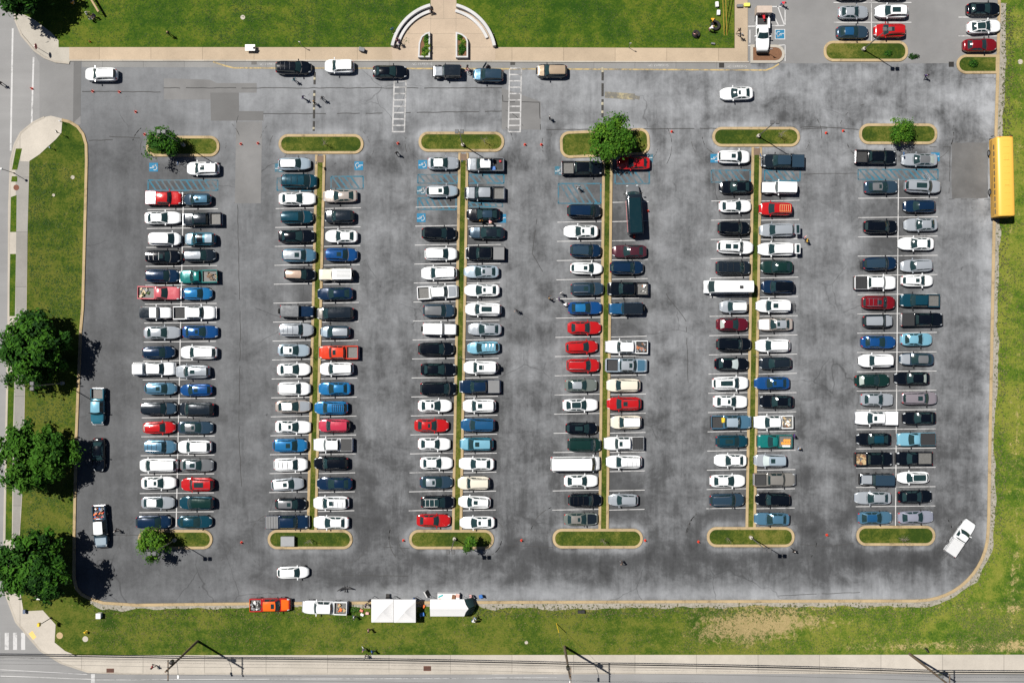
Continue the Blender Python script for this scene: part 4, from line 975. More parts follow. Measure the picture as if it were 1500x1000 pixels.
# one line per parked vehicle, top to bottom: x y length kind colour front features | look | noun
COLUMNS = [('leftmost parking column', '''
240 290 53 pickup red R ton=silver|red pickup with silver bed cover|red pickup
238 319 53 sedan white R|white sedan|white sedan
241 350 48 minivan white R|white boxy minivan|white minivan
239 376 52 suv black R bars=w sunroof|black SUV with pale roof bars|black SUV
238 404 50 suv navy R|navy SUV|navy SUV
233 429 63 shortcab fadedred R liner=g|faded red pickup with cluttered bed|faded-red pickup
229 458 44 jeep white R roof=charcoal frontroof=white|white off-roader with dark rear top|white off-roader
237 487 54 sedan silver R|silver sedan|silver sedan
232 516 48 hatch navy R|navy hatchback|navy hatchback
226 540 61 pickup white R cap=white|white pickup with white camper shell|white pickup
235 569 52 hatch steelblue R sunroof|steel-blue hatchback with sunroof|blue hatchback
233 598 55 suv charcoal R hood=slate|charcoal SUV|charcoal SUV
233 626 49 hatch red R palerear|red hatchback|red hatchback
235 654 47 suv steelblue R bars=s rails=s|pale steel-blue SUV with roof bars|pale-blue SUV
232 681 57 minivan white L|white minivan|white minivan
232 707 51 sedan white R sunroof|white sedan with sunroof|white sedan
231 736 49 sedan silver R roof=white|silver sedan with white roof|silver sedan
225 764 52 suv navy R|dark navy SUV with red tail lights|navy SUV'''),
('second parking column from left', '''
297 247 48 suv white L sunroof rails=w|white SUV with small sunroof|white SUV
289 292 42 hatch slate L roof=steelblue sunroof|slate hatchback with blue-grey roof|slate hatchback
296 321 57 pickup charcoal L liner=g|charcoal pickup with empty bed|charcoal pickup
293 350 46 suv tealblue L hood=paleblue frontroof=black rearroof=paleblue|pale teal SUV with half-black roof|teal SUV
292 374 49 hatch charcoal R roof=silver|charcoal hatchback with silver roof|charcoal hatchback
291 405 56 shortcab teal L liner=g|teal green pickup with open bed|teal pickup
289 430 43 hatch brightblue R|bright blue hatchback|blue hatchback
285 458 62 pickup white R liner=b|white pickup with open black bed|white pickup
293 486 52 sedan blue R sunroof|vivid blue sedan with sunroof|blue sedan
291 516 54 suv white L rails=w|large white SUV|white SUV
282 544 51 suv silver L sunroof rails=s|silver SUV with sunroof|silver SUV
287 571 50 hatch blue L sunroof|blue hatchback with black sunroof|blue hatchback
288 599 52 minivan charcoal L|charcoal minivan|charcoal minivan
286 626 52 sedan slate R roof=grey sunroof|graphite sedan with sunroof|graphite sedan
285 654 50 suv white L|white SUV with plain roof|white SUV
288 681 49 sedan grey R roof=silver big_sunroof|grey sedan with large sunroof|grey sedan
289 709 49 suv red L big_sunroof rails=s|red SUV with black glass sunroof|red SUV
288 736 52 suv darkteal L roof=darkgreen|dark green-black SUV|dark-green SUV
285 764 51 sedan darkteal R|dark teal sedan|teal sedan'''),
('third parking column from left', '''
431 240 49 hatch paleblue R roof=white|pale blue hatchback with white roof|pale-blue hatchback
438 265 53 minivan darkteal R bars=b|dark teal minivan|teal minivan
435 291 54 sedan white R|white sedan|white sedan
435 318 48 suv darkteal R|dark teal SUV|teal SUV
434 346 53 sedan black R|glossy black sedan|black sedan
438 374 50 suv steelblue R roof=silver sunroof rails=s|steel-blue SUV with silver roof|blue SUV
439 402 46 hatch black R roof=beige|black hatchback with beige roof|black hatchback
435 456 51 jeep navy R roof=grey spare|navy off-roader with grey hardtop|navy off-roader
434 483 51 suv silver R rails=s bars=s|silver SUV with roof rails|silver SUV
430 513 47 sedan paleblue R roof=white sunroof|pale blue sedan with white roof|pale-blue sedan
430 541 49 sedan white R|white sedan|white sedan
431 569 48 suv white R|plain white SUV|white SUV
429 595 52 sedan champagne R roof=white hood=silver|pale champagne sedan|champagne sedan
429 625 52 sedan white R sunroof|white sedan with sunroof|white sedan
425 652 51 suv brightblue R sunroof|bright blue SUV with sunroof|blue SUV
426 680 50 suv white R rails=s bars=b|white SUV with dark roof bars|white SUV
421 709 51 hatch silver R roof=white sunroof|silver hatchback with sunroof|silver hatchback
426 738 46 hatch black R roof=grey sunroof|black hatchback with grey roof|black hatchback
421 764 63 pickup navy R ton=g slat|navy pickup with grey slatted cover|navy pickup'''),
('fourth parking column from left', '''
498 287 51 sedan champagne L|champagne sedan|champagne sedan
497 317 45 suv charcoal L|charcoal SUV|charcoal SUV
500 346 48 sedan white L|white sedan|white sedan
500 373 48 suv blue R sunroof|vivid blue SUV with sunroof|blue SUV
492 402 53 jeep cream L slats spare roof=white|cream off-roader with slatted roof rack|cream off-roader
491 430 53 sedan navy L|dark navy sedan|navy sedan
491 459 56 minivan charcoal L hood=taupe|charcoal minivan|charcoal minivan
491 486 45 hatch slate L roof=silver hood=paleblue|slate hatchback with silver roof|slate hatchback
496 516 58 pickup orange L roof=orange sunroof liner=g|orange-red pickup with grey bed|orange-red pickup
493 540 50 suv white L|white SUV|white SUV
490 569 48 sedan brightblue L|bright blue sedan|blue sedan
485 597 50 suv brightblue L rack=b|bright blue SUV with roof rack|blue SUV
489 623 46 suv raspberry L spare|raspberry red SUV with rear spare wheel|raspberry SUV
488 651 57 pickup white L ton=b|white pickup with black bed cover|white pickup
485 678 51 suv black L|black SUV|black SUV
490 708 53 sedan navy L|navy sedan|navy sedan
485 736 53 suv white L sunroof bars=s|white SUV with sunroof and roof bars|white SUV
485 765 52 sedan white L|white sedan with dark rear window|white sedan'''),
('fifth parking column from left', '''
649 239 46 sedan silver R roof=white|silver sedan with white roof|silver sedan
647 280 48 hatch silver R roof=white sunroof hood=paleblue|silver hatchback with sunroof|silver hatchback
643 342 51 suv black R|black SUV|black SUV
646 372 48 suv white R bars=w|white SUV with white roof bars|white SUV
643 400 53 suv white L bars=w|long boxy white SUV|white SUV
641 428 59 pickup white R liner=g hood=silver|white pickup with empty open bed|white pickup
643 455 47 suv slate R roof=grey|slate SUV with grey roof|slate SUV
644 482 50 jeep white R spare soft|white off-roader with rear spare wheel|white off-roader
639 511 53 suv black R|black SUV|black SUV
642 541 52 sedan black R|black sedan|black sedan
642 569 53 minivan black R|black minivan|black minivan
637 594 50 sedan white R sunroof|white sedan with sunroof|white sedan
632 623 51 sedan red R sunroof|red sedan with sunroof|red sedan
636 650 48 sedan white R|plain white sedan|white sedan
639 678 48 sedan white R|white sedan|white sedan
639 706 49 sedan slate R roof=silver sunroof|slate sedan with silver roof|slate sedan
641 735 49 suv black R bars=w rails=w glass_roof|black SUV with white-framed glass roof|black SUV
635 762 50 sedan red R|red sedan without sunroof|red sedan'''),
('sixth parking column from left', '''
711 241 54 pickup silver L roof=white lower=grey liner=b|silver pickup with white roof|silver pickup
710 283 58 pickup silver L lower=charcoal liner=g|silver pickup with charcoal sides|silver pickup
708 314 50 sedan black L roof=slate|black sedan with bluish roof|black sedan
713 341 54 sedan charcoal L hood=slate|charcoal sedan|charcoal sedan
711 371 57 pickup black L ton=g|black pickup with grey bed cover|black pickup
705 398 52 sedan paleblue L roof=silver sunroof|pale blue sedan with sunroof|pale-blue sedan
706 425 52 sedan white L sunroof|white sedan with sunroof|white sedan
708 453 54 suv white L big_sunroof rails=s|white SUV with large sunroof|white SUV
710 482 50 sedan silver L|silver sedan|silver sedan
708 509 51 hatch lightblue L bars=s|light blue hatchback with roof bars|light-blue hatchback
704 538 51 suv white L sunroof bars=w spare|white SUV with sunroof and spare wheel|white SUV
703 566 59 pickup navy L ton=g|navy pickup with grey bed cover|navy pickup
702 594 49 suv white L sunroof rails=w|white SUV with sunroof and rails|white SUV
700 622 51 suv midblue L|medium blue SUV|blue SUV
698 650 50 suv tealblue L hood=lightblue roof=lightblue sunroof|teal blue SUV with sunroof|teal-blue SUV
698 679 52 sedan white L|white sedan|white sedan
694 707 48 suv cream L rails=s|cream wagon-like SUV|cream SUV
695 735 56 hatch white L sunroof rails=s|white hatchback with sunroof|white hatchback
699 765 52 sedan white L sunroof|white sedan with sunroof|white sedan'''),
('seventh parking column from left', '''
853 246 60 pickup black R liner=g|black pickup with open grey bed|black pickup
856 309 51 minivan charcoal R roof=navy|dark navy minivan|navy minivan
851 339 51 sedan white L sunroof|white sedan with sunroof|white sedan
858 367 46 suv navy R roof=slate|navy SUV|navy SUV
859 393 50 hatch white R sunroof|white hatchback with sunroof|white hatchback
860 423 49 suv slate R sunroof rails=s|slate SUV with sunroof|slate SUV
857 451 50 sedan blue R roof=brightblue|vivid blue sedan|blue sedan
856 480 50 sedan red R|glossy red sedan|red sedan
852 508 48 hatch red R|bright red hatchback|red hatchback
854 535 49 suv red R rails=s|red SUV with silver rails|red SUV
851 564 48 sedan greengrey R roof=silver|green-grey sedan|green-grey sedan
850 593 52 sedan white R glass_roof|white sedan with black glass roof|white sedan
852 627 49 hatch black R big_sunroof|black hatchback with sunroof|black hatchback
856 651 50 minivan darkgreen R|dark green minivan|green minivan
843 679 73 van white R|long white cargo van|white van
851 704 50 sedan white R|plain white sedan|white sedan
857 732 50 suv black R bars=b|boxy black SUV|black SUV
851 760 50 sedan greengrey R roof=taupe sunroof hood=charcoal|grey-green sedan with dark bonnet|grey-green sedan'''),
('eighth parking column from left', '''
928 239 49 sedan red L|red sedan|red sedan
922 368 51 sedan plum L|plum sedan|plum sedan
918 392 50 suv navy R|dark navy SUV|navy SUV
920 423 59 pickup black L liner=g|black pickup with cluttered bed|black pickup
917 452 50 jeep midblue L roof=charcoal spare soft|blue off-roader with dark soft top|blue off-roader
918 508 62 pickup white L liner=b|white pickup with rusty scrap in bed|white pickup
918 535 61 pickup paleblue R roof=silver sunroof liner=b hood=steelblue|pale blue pickup with black bed|pale-blue pickup
913 564 50 suv cream L|cream SUV with plain roof|cream SUV
914 591 51 suv red L sunroof rails=s|red SUV with sunroof|red SUV
917 618 46 suv cream L roof=white|off-white boxy SUV|off-white SUV
914 649 58 pickup white L sunroof ton=b slat|white pickup with black bed cover|white pickup
914 676 53 suv white L bars=s rails=s|white SUV with roof rack bars|white SUV
913 732 44 hatch silver L|small silver hatchback|silver hatchback'''),
('ninth parking column from left', '''
1075 230 48 suv white R sunroof|white SUV with sunroof|white SUV
1078 274 49 sedan black L|glossy black sedan|black sedan
1077 302 48 sedan white R|white sedan|white sedan
1075 334 48 suv black R|black SUV|black SUV
1077 362 54 suv white R sunroof rear_sunroof rails=s|white SUV with two sunroofs|white SUV
1074 392 52 minivan charcoal R bars=b|charcoal minivan with red tail lights|charcoal minivan
1067 420 71 van white L rooffan|long white passenger van|white van
1075 449 42 hatch silver L roof=white|small silver hatchback|silver hatchback
1073 475 48 sedan maroon R palerear|maroon sedan with pale rear window|maroon sedan
1075 504 52 suv black R|black SUV|black SUV
1072 533 51 sedan black R shade|black sedan with windscreen sunshade|black sedan
1070 561 55 suv white R big_sunroof rear_sunroof rails=s|white SUV with two dark roof panels|white SUV
1070 588 51 sedan white R sunroof|white sedan with sunroof|white sedan
1071 618 59 pickup steelblue R roof=paleblue liner=b|grey-blue pickup with yellow box|grey-blue pickup
1072 646 49 hatch darkteal R big_sunroof|dark teal hatchback|teal hatchback
1070 674 48 sedan white L|white sedan facing left|white sedan
1066 704 53 sedan white R|white sedan|white sedan
1065 732 52 suv slate R rails=s|slate SUV with silver rails|slate SUV'''),
('tenth parking column from left', '''
1147 236 62 pickup charcoal L roof=slate ton=slate|charcoal pickup with flat bed cover|charcoal pickup
1141 275 50 jeep white L spare|white off-roader with rear spare wheel|white off-roader
1136 306 49 suv red L rack=y|red SUV with ochre roof rack|red SUV
1138 337 52 suv silver L hatch|silver SUV with raised tailgate|silver SUV
1137 365 56 suv white L hatch|white SUV with raised tailgate|white SUV
1138 391 48 sedan darkgreen L|dark green sedan|green sedan
1139 420 49 suv navy L roof=black|dark navy SUV|navy SUV
1133 448 52 suv white L sunroof bikerack|white SUV with sunroof and bike rack|white SUV
1136 475 51 sedan champagne L roof=silver hood=white sunroof|silver-beige sedan with sunroof|beige sedan
1132 506 51 suv white L rails=w|white SUV with plain roof|white SUV
1136 532 50 hatch charcoal L|charcoal hatchback|charcoal hatchback
1131 561 52 sedan blue L sunroof|deep blue sedan|blue sedan
1138 588 50 sedan black L|black sedan|black sedan
1133 618 57 pickup white L liner=g|white pickup with junk in bed|white pickup
1135 646 51 shortcab teal L liner=g|teal pickup with orange baskets|teal pickup
1128 674 48 suv silver L shade roof=paleblue sunroof|silver SUV with windscreen sunshade|silver SUV
1135 702 61 pickup taupe R liner=b|taupe pickup with black bed|taupe pickup
1132 731 51 suv black L|black SUV|black SUV
1131 760 52 sedan steelblue L|steel-blue sedan|blue sedan'''),
('eleventh parking column from left', '''
1283 230 60 pickup black R liner=b|black pickup with open black bed|black pickup
1291 274 50 sedan slate R roof=grey sunroof|slate sedan with sunroof|slate sedan
1290 332 50 suv black R|glossy black SUV|black SUV
1289 386 50 suv navy R roof=slate bikerack|navy SUV with rear bike rack|navy SUV
1282 414 61 pickup white R ton=b slat|white pickup with black slatted cover|white pickup
1287 443 50 suv darkred R rails=s sunroof bars=s|dark red SUV with roof rails|red SUV
1286 470 45 suv charcoal R roof=silver hood=silver|black-sided SUV with silver roof|silver-roofed SUV
1287 501 52 sedan blue R|vivid blue sedan|blue sedan
1283 528 52 suv white L rails=w|white SUV facing left|white SUV
1278 557 52 sedan darkgreen R palerear|dark green sedan|green sedan
1285 585 49 sedan silver R|silver sedan|silver sedan
1284 612 62 pickup white L ton=white sunroof|white pickup with white bed cover|white pickup
1280 643 51 sedan black L roof=darkteal|glossy black sedan|black sedan
1280 672 55 pickup black R liner=g|black pickup with brown scrap|black pickup
1284 702 55 jeep charcoal L hood=silver roof=slate|dark off-roader with silver bonnet|dark off-roader
1279 729 54 sedan silver L|silver sedan facing left|silver sedan
1282 758 51 sedan steelblue R roof=midblue|steel-blue sedan|blue sedan'''),
('rightmost parking column', '''
1347 234 53 sedan silver L roof=grey palerear|silver-grey sedan with pale rear window|silver sedan
1352 273 54 suv silver R big_sunroof doorl|silver SUV with open door|silver SUV
1347 302 48 hatch navy L|dark navy hatchback|navy hatchback
1349 329 50 sedan silver L|bright silver sedan|silver sedan
1342 357 53 sedan white L|white sedan facing left|white sedan
1343 389 49 hatch silver L|silver hatchback|silver hatchback
1344 411 48 hatch white R sunroof|white hatchback with sunroof|white hatchback
1347 440 58 pickup darkteal L liner=g|dark teal pickup with grey bed|teal pickup
1351 468 61 pickup black R ton=b|black pickup with black bed cover|black pickup
1343 497 47 sedan lightblue R|light blue old sedan|light-blue sedan
1343 526 51 sedan slate L hood=silver roof=grey|slate sedan with silver bonnet|slate sedan
1336 554 52 sedan black L palerear|black sedan with pale rear window|black sedan
1347 583 53 suv mauve R sunroof|mauve-grey SUV with sunroof|mauve SUV
1347 612 49 sedan black L|glossy black sedan|black sedan
1342 643 56 shortcab lightblue L ton=b|light blue pickup with black bed|light-blue pickup
1339 671 53 shortcab black L liner=g|black pickup with empty bed|black pickup
1338 699 47 hatch white L glass_roof|white hatchback with black glass roof|white hatchback
1341 727 51 sedan black R|black sedan facing right|black sedan
1342 757 53 sedan lavender R|lavender-silver sedan|lavender sedan''')]
ANG = {'R': 0, 'L': 180, 'U': 90, 'D': -90}
FIXROT = {(421, 709): 4, (641, 428): 3, (860, 423): 1, (852, 508): 2, (1077, 362): -2, (1352, 273): -2, (1342, 757): 2, (1343, 389): 2, (695, 735): -2, (647, 280): 1.5, (708, 509): 2, (1278, 557): 1, (1289, 386): 2, (498, 287): 1}
ROW_CARS = {}
for cname, txt in COLUMNS:
    rows = [l.split('|') for l in txt.strip().split('\n')]
    for i, (d, look, noun) in enumerate(rows):
        t = d.split(); px, py, ln = int(t[0]), int(t[1]), int(t[2]); kind, colr, dr = t[3], t[4], t[5]; feats = ' '.join(t[6:])
        if i == 0: lab = '%s at the top of the %s' % (look, cname)
        elif i == len(rows) - 1: lab = '%s at the bottom of the %s' % (look, cname)
        else: lab = '%s between %s and %s, %s' % (look, rows[i - 1][2], rows[i + 1][2], cname.replace(' parking', '').replace(' from left', ''))
        rot = ANG[dr] + FIXROT.get((px, py), vrnd.uniform(-1.1, 1.1))
        ROW_CARS[(px, py)] = vehicle(kind, vrnd.randrange(7), colr, px, py, rot, ln, feats, lab)
for d, lab in (
 ('148 109 48 suv white 180 rails=s', 'white SUV alone near the lot entrance, top left'),
 ('430 99 53 suv black 0 bars=s', 'black SUV parked at the top kerb, leftmost of the kerb row'),
 ('497 97 44 suv white 180', 'white boxy SUV parked at the top kerb beside the grey bin'),
 ('571 105 50 sedan black 0', 'black sedan parked at the top kerb above the left crosswalk'),
 ('655 105 42 jeep charcoal 180 hood=silver roof=charcoal soft', 'dark soft-top off-roader with silver bonnet below the planters'),
 ('715 110 46 suv slate 178 roof=slate hood=steelblue doorr', 'slate-blue SUV with an open door at the top kerb'),
 ('808 104 46 suv tan 180 roof=tan lower=charcoal', 'tan and charcoal SUV, rightmost at the top kerb'),
 ('1079 137 49 sedan white 182 sunroof', 'white sedan with sunroof driving along the top lane'),
 ('1250 18 45 sedan silver 0', 'silver sedan in the upper right drive, above a slate-blue sedan'),
 ('1249 47 48 sedan slate 0 roof=midblue', 'slate-blue sedan beside the upper right island'),
 ('1306 17 49 suv white 180 big_sunroof', 'white SUV with sunroof above the red SUV, upper right drive'),
 ('1303 45 47 suv red 180 sunroof rails=b', 'red SUV beside the upper right island'),
 ('1247 -10 48 sedan black 0', 'dark sedan cut off by the top edge, above the silver sedan'),
 ('1304 -10 46 sedan charcoal 180', 'dark sedan cut off by the top edge, above the white SUV'),
 ('1441 13 50 sedan black 0', 'black sedan against the right kerb, topmost of three'),
 ('1442 39 50 sedan white 3 glass_roof', 'white sedan with black glass roof against the right kerb'),
 ('1436 66 51 sedan darkred 1', 'dark red sedan against the right kerb beside the small bed'),
 ('143 595 52 pickup tealblue -90 roof=lightblue liner=g', 'teal blue pickup stopped beside the left lawn'),
 ('144 666 50 sedan black -90', 'black sedan half shaded by a tree beside the left lawn'),
 ('147 771 62 pickup slate -86 roof=white hood=paleblue liner=b', 'slate pickup with white roof and a bed full of gear, lower left'),
 ('429 838 47 hatch white 1 ', 'white hatchback driving along the bottom lane'),
 ('396 885 60 pickup brightorange 1 sunroof lower=red liner=g', 'bright orange pickup with gear in its bed on the bottom kerb'),
 ('476 889 66 pickup white 178 roof=white liner=g', 'white pickup parked on the bottom kerb left of the tents'),
 ('1407 787 57 shortcab white 56 ton=p ladder=s', 'white pickup with flat white deck turning at the lower right corner')):
    t = d.split(); px, py = int(t[0]), int(t[1])
    ROW_CARS[(px, py)] = vehicle(t[3], vrnd.randrange(4), t[4], px, py, float(t[5]), int(t[2]), ' '.join(t[6:]), lab, z=.11 if py > 880 else 0.0)

# ---- things lying in truck beds
def bed_spot(key, back, sx=0.0):
    o = ROW_CARS[key]; a = o.rotation_euler.z; L = 5.7 * o.scale.x
    x = -L / 2 + back; return Vector((o.location.x + x * math.cos(a) - sx * math.sin(a), o.location.y + x * math.sin(a) + sx * math.cos(a), o.location.z + .80))
def junk(name, label, cat, key, mats, n, seed, back=1.0, spread=(1.3, 1.2), size=(.12, .5), hz=.25):
    rr = random.Random(seed); mb = MB()
    for _ in range(n):
        s = rr.uniform(*size); q = rr.random()
        x, y = rr.uniform(-spread[0] / 2, spread[0] / 2), rr.uniform(-spread[1] / 2, spread[1] / 2)
        h = rr.uniform(.04, hz)
        mb.box((x, y, h / 2 + rr.uniform(0, .06)), (s, s * rr.uniform(.25, .9), h), rr.randrange(len(mats)), .01, rr.uniform(0, 3))
    o = part(name, mb, mats, None, bed_spot(key, back), ROW_CARS[key].rotation_euler.z, ang=30)
    return tag(o, label, cat)
BRN = flat('rusty brown', (.19, .09, .045), .85, var=.4); TANM = flat('tan sacking', (.42, .31, .17), .9, var=.3); RUST = flat('orange rust', (.40, .14, .06), .85, var=.3)
GRYM = flat('mid grey plastic', (.22, .22, .23), .6); YEL = flat('yellow plastic', (.78, .52, .03), .45); ORG = flat('orange plastic', (.75, .16, .03), .5); REDM = flat('red painted steel', (.55, .02, .03), .4)
BLUEM = flat('blue plastic', (.03, .14, .42), .5); BSK = flat('pumpkin orange', (.72, .30, .05), .6); PALEM = flat('pale timber', (.55, .45, .30), .8, var=.2)
junk('scrap_pile', 'tan brushwood and rubbish in the teal green pickup bed', 'scrap', (291, 405), [TANM, BRN, WOOD], 16, 1, .9)
junk('scrap_pile', 'leafy clutter in the faded red pickup bed', 'scrap', (233, 429), [TANM, WEED, PALEM, GRYM], 22, 2, 1.2)
junk('scrap_pile', 'rusty orange scrap in the white pickup bed', 'scrap', (918, 508), [RUST, BRN, GRYM], 20, 3, 1.0)
junk('scrap_pile', 'reddish poles and a white box in the black pickup bed', 'scrap', (920, 423), [RUST, WHITEM, GRYM], 9, 4, .9)
junk('scrap_pile', 'white and tan junk in the white pickup bed', 'scrap', (1133, 618), [WHITEM, TANM, PALEM, BRN], 24, 5, .9)
junk('scrap_pile', 'brown scrap filling the black pickup bed', 'scrap', (1280, 672), [BRN, WOOD, TANM], 30, 6, .95, (1.5, 1.35), (.15, .6))
junk('camping_gear', 'orange, white and red gear in the slate pickup bed', 'gear', (147, 771), [ORG, WHITEM, REDM, GRYM, BLUEM], 30, 7, 1.0, (1.5, 1.3), (.12, .5), .35)
junk('camping_gear', 'grey crates and tools in the orange pickup bed', 'gear', (396, 885), [GRYM, WHITEM, DARKST, GALV], 26, 8, 1.0, (1.5, 1.3), (.12, .45), .4)
junk('camping_gear', 'tan bundles and an orange bag in the white pickup on the bottom kerb', 'gear', (476, 889), [TANM, ORG, PALEM], 10, 9, .8, (1.2, 1.2))
mb = MB(); mb.rbox((0, 0, .2), (.62, .72, .4), .08, 0, .05); mb.rbox((0, 0, .42), (.5, .6, .06), .06, 0, .02)
tag(part('storage_box', mb, YEL, None, bed_spot((1071, 618), 1.75, .3), R(3)), 'yellow storage box in the grey-blue pickup bed', 'box')
mb = MB(); mb.rbox((0, 0, .12), (.3, .28, .24), .05, 0, .02); mb.tube([(-.1, 0, .24), (-.1, 0, .32), (.1, 0, .32), (.1, 0, .24)], .02, 6)
tag(part('fuel_can', mb, REDM, None, bed_spot((711, 241), .45, -.45), R(10)), 'small red fuel can in the white-roofed silver pickup bed', 'fuel can')
mb = MB(); mb.rbox((0, 0, .16), (.6, .5, .32), .05, 0, .03); mb.rbox((0, 0, .34), (.63, .53, .06), .05, 0, .02)
tag(part('cool_box', mb, BLUEM, None, bed_spot((711, 241), 1.45, .6), R(10)), 'blue cool box behind the cab of the white-roofed silver pickup', 'cool box')
for i in range(7):
    mb = MB(); mb.lathe([(.16, 0), (.22, .16), (.21, .20), (.12, .19)], 12)
    b = bed_spot((1135, 646), .55 + .33 * (i % 4), .28 - .42 * (i // 4)); mb2 = mb
    tag(part('basket', mb, [BSK], None, b), 'orange basket in the teal pickup bed', 'basket', 'orange baskets in the teal pickup')
mb = MB(); mb.rbox((0, 0, .15), (1.1, .26, .3), .03, 0, .02); mb.box((0, 0, .31), (1.12, .28, .03))
tag(part('tool_chest', mb, WHITEM, None, bed_spot((1135, 646), 1.0, .68), ROW_CARS[(1135, 646)].rotation_euler.z), 'long white tool chest in the teal pickup bed', 'tool chest')
# ================================================================ trees and plants
def leafmat(name, c):
    m, nt, b = nt_new(name); n = N(nt)
    f = n.noise(n.pos(), 2.2, 5, .7)
    nt.links.new(n.mix(f, tuple(k * .6 for k in c), tuple(min(1, k * 1.45) for k in c)), b.inputs['Base Color'])
    b.inputs['Roughness'].default_value = .7; b.inputs['Specular IOR Level'].default_value = .12
    return m
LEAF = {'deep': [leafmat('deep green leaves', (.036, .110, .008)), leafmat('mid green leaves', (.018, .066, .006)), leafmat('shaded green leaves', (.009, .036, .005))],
        'fresh': [leafmat('fresh green leaves', (.075, .165, .012)), leafmat('bright green leaves', (.042, .115, .010)), leafmat('olive leaves', (.022, .060, .008))]}
BARK = flat('grey brown bark', (.11, .085, .065), .9, var=.35, scale=6)
TWIG = flat('pale dry twigs', (.26, .22, .17), .9, var=.3)
def tree(name, label, px, py, h, rx, rz, zc, ncl, per, leaf, seed, mats, off=(0, 0), cl=(.55, 1.0), flatten=1.0):
    rr = random.Random(seed); base = W(px, py); t = thing(name, label, 'tree', (base.x, base.y, .08), rr.uniform(0, 6))
    t.rotation_euler = (0, 0, 0)
    cen = []
    while len(cen) < ncl:
        d = Vector((rr.gauss(0, 1), rr.gauss(0, 1), rr.gauss(0, 1) * .9)).normalized()
        q = rr.random() ** .38
        lump = 1 + .55 * mnoise.noise(d * 1.6 + Vector((seed, 0, 0))) + .12 * mnoise.noise(d * 4 + Vector((0, seed, 0)))
        p = Vector((d.x * rx * q * lump + off[0], d.y * rx * q * lump * flatten + off[1], zc + d.z * rz * q * lump))
        if p.z > .8: cen.append(p)
    mb = MB()
    tr = .05 * h ** .8 * .45 + .05
    mb.tube([(0, 0, -.1), (.03, .02, h * .12), (off[0] * .2 + .05, off[1] * .2, zc * .55), (off[0] * .5, off[1] * .5, zc), (off[0], off[1], zc + rz * .6)], [tr * 1.35, tr, tr * .85, tr * .55, tr * .15], 10)
    for i in range(min(12, ncl // 5)):
        c = cen[i * 4 % ncl]; s = Vector((off[0] * .3, off[1] * .3, zc * (.5 + .04 * (i % 8))))
        mid = s.lerp(c, .5) + Vector((0, 0, .25)); mb.tube([s, mid, c], [tr * .42, tr * .28, tr * .07], 6)
    part('trunk', mb, BARK, t)
    mb = MB(); cc = Vector((off[0], off[1], zc - rz * .3))
    for c in cen:
        r = rr.uniform(*cl); tone = rr.choices((0, 1, 2), (.42, .36, .22))[0]; out = (c - cc).normalized()
        for _ in range(per):
            g = Vector((rr.gauss(0, 1), rr.gauss(0, 1), rr.gauss(0, .8))) * r * .48; p = c + g
            nrm = (out * .5 + g.normalized() * .5 + Vector((rr.uniform(-.7, .7), rr.uniform(-.7, .7), rr.uniform(.1, 1.0)))).normalized()
            a = nrm.orthogonal().normalized(); a.rotate(Matrix.Rotation(rr.uniform(0, 6.28), 3, nrm)); b = nrm.cross(a)
            s = leaf * rr.uniform(.6, 1.25)
            mb.poly([p - a * s, p + b * s * .5 + nrm * s * .12, p + a * s, p - b * s * .5 + nrm * s * .12], tone if rr.random() < .7 else rr.randrange(3))
    part('crown', mb, mats, t, smooth=False)
    return t
D, FR = LEAF['deep'], LEAF['fresh']
tree('shade_tree', 'dark green shade tree at the top left corner beside the road', 53, -11, 9, 4.2, 2.8, 5.5, 120, 100, .31, 11, D)
tree('shade_tree', 'big dark green tree on the left lawn, highest of three along the road', 70, 511, 8, 4.8, 2.9, 4.7, 150, 110, .32, 12, D)
tree('shade_tree', 'big green tree on the left lawn, middle of three along the road', 70, 665, 7.6, 4.8, 2.9, 4.6, 150, 110, .31, 13, [FR[1], D[0], D[1]])
tree('shade_tree', 'big dark tree at the lower left corner, lowest of three along the road', 75, 815, 9.6, 4.9, 3.2, 6.1, 150, 110, .32, 14, D)
tree('island_tree', 'round bright green tree on the fourth top island', 890, 213, 6.5, 2.75, 2.1, 4.4, 75, 95, .22, 15, [FR[1], D[0], FR[0]])
tree('island_tree', 'dark green tree hiding the left of the first top island', 251, 215, 5.5, 2.15, 1.4, 3.2, 34, 95, .19, 16, D, (0, 0), (.45, .85))
tree('island_tree', 'bright green tree on the first bottom island', 234, 791, 5.5, 2.35, 1.4, 3.3, 36, 90, .19, 17, FR, (0, 0), (.45, .85))
tree('island_tree', 'ragged bright green tree on the sixth top island', 1313, 199, 4.2, 1.95, .8, 2.6, 26, 75, .17, 18, [FR[1], D[0], FR[0]], (0, .2), (.4, .75), .75)
tree('island_tree', 'slim young green tree on the third bottom island', 689, 790, 5.6, 1.0, 1.5, 3.2, 18, 75, .15, 19, FR, (0, 0), (.3, .6))
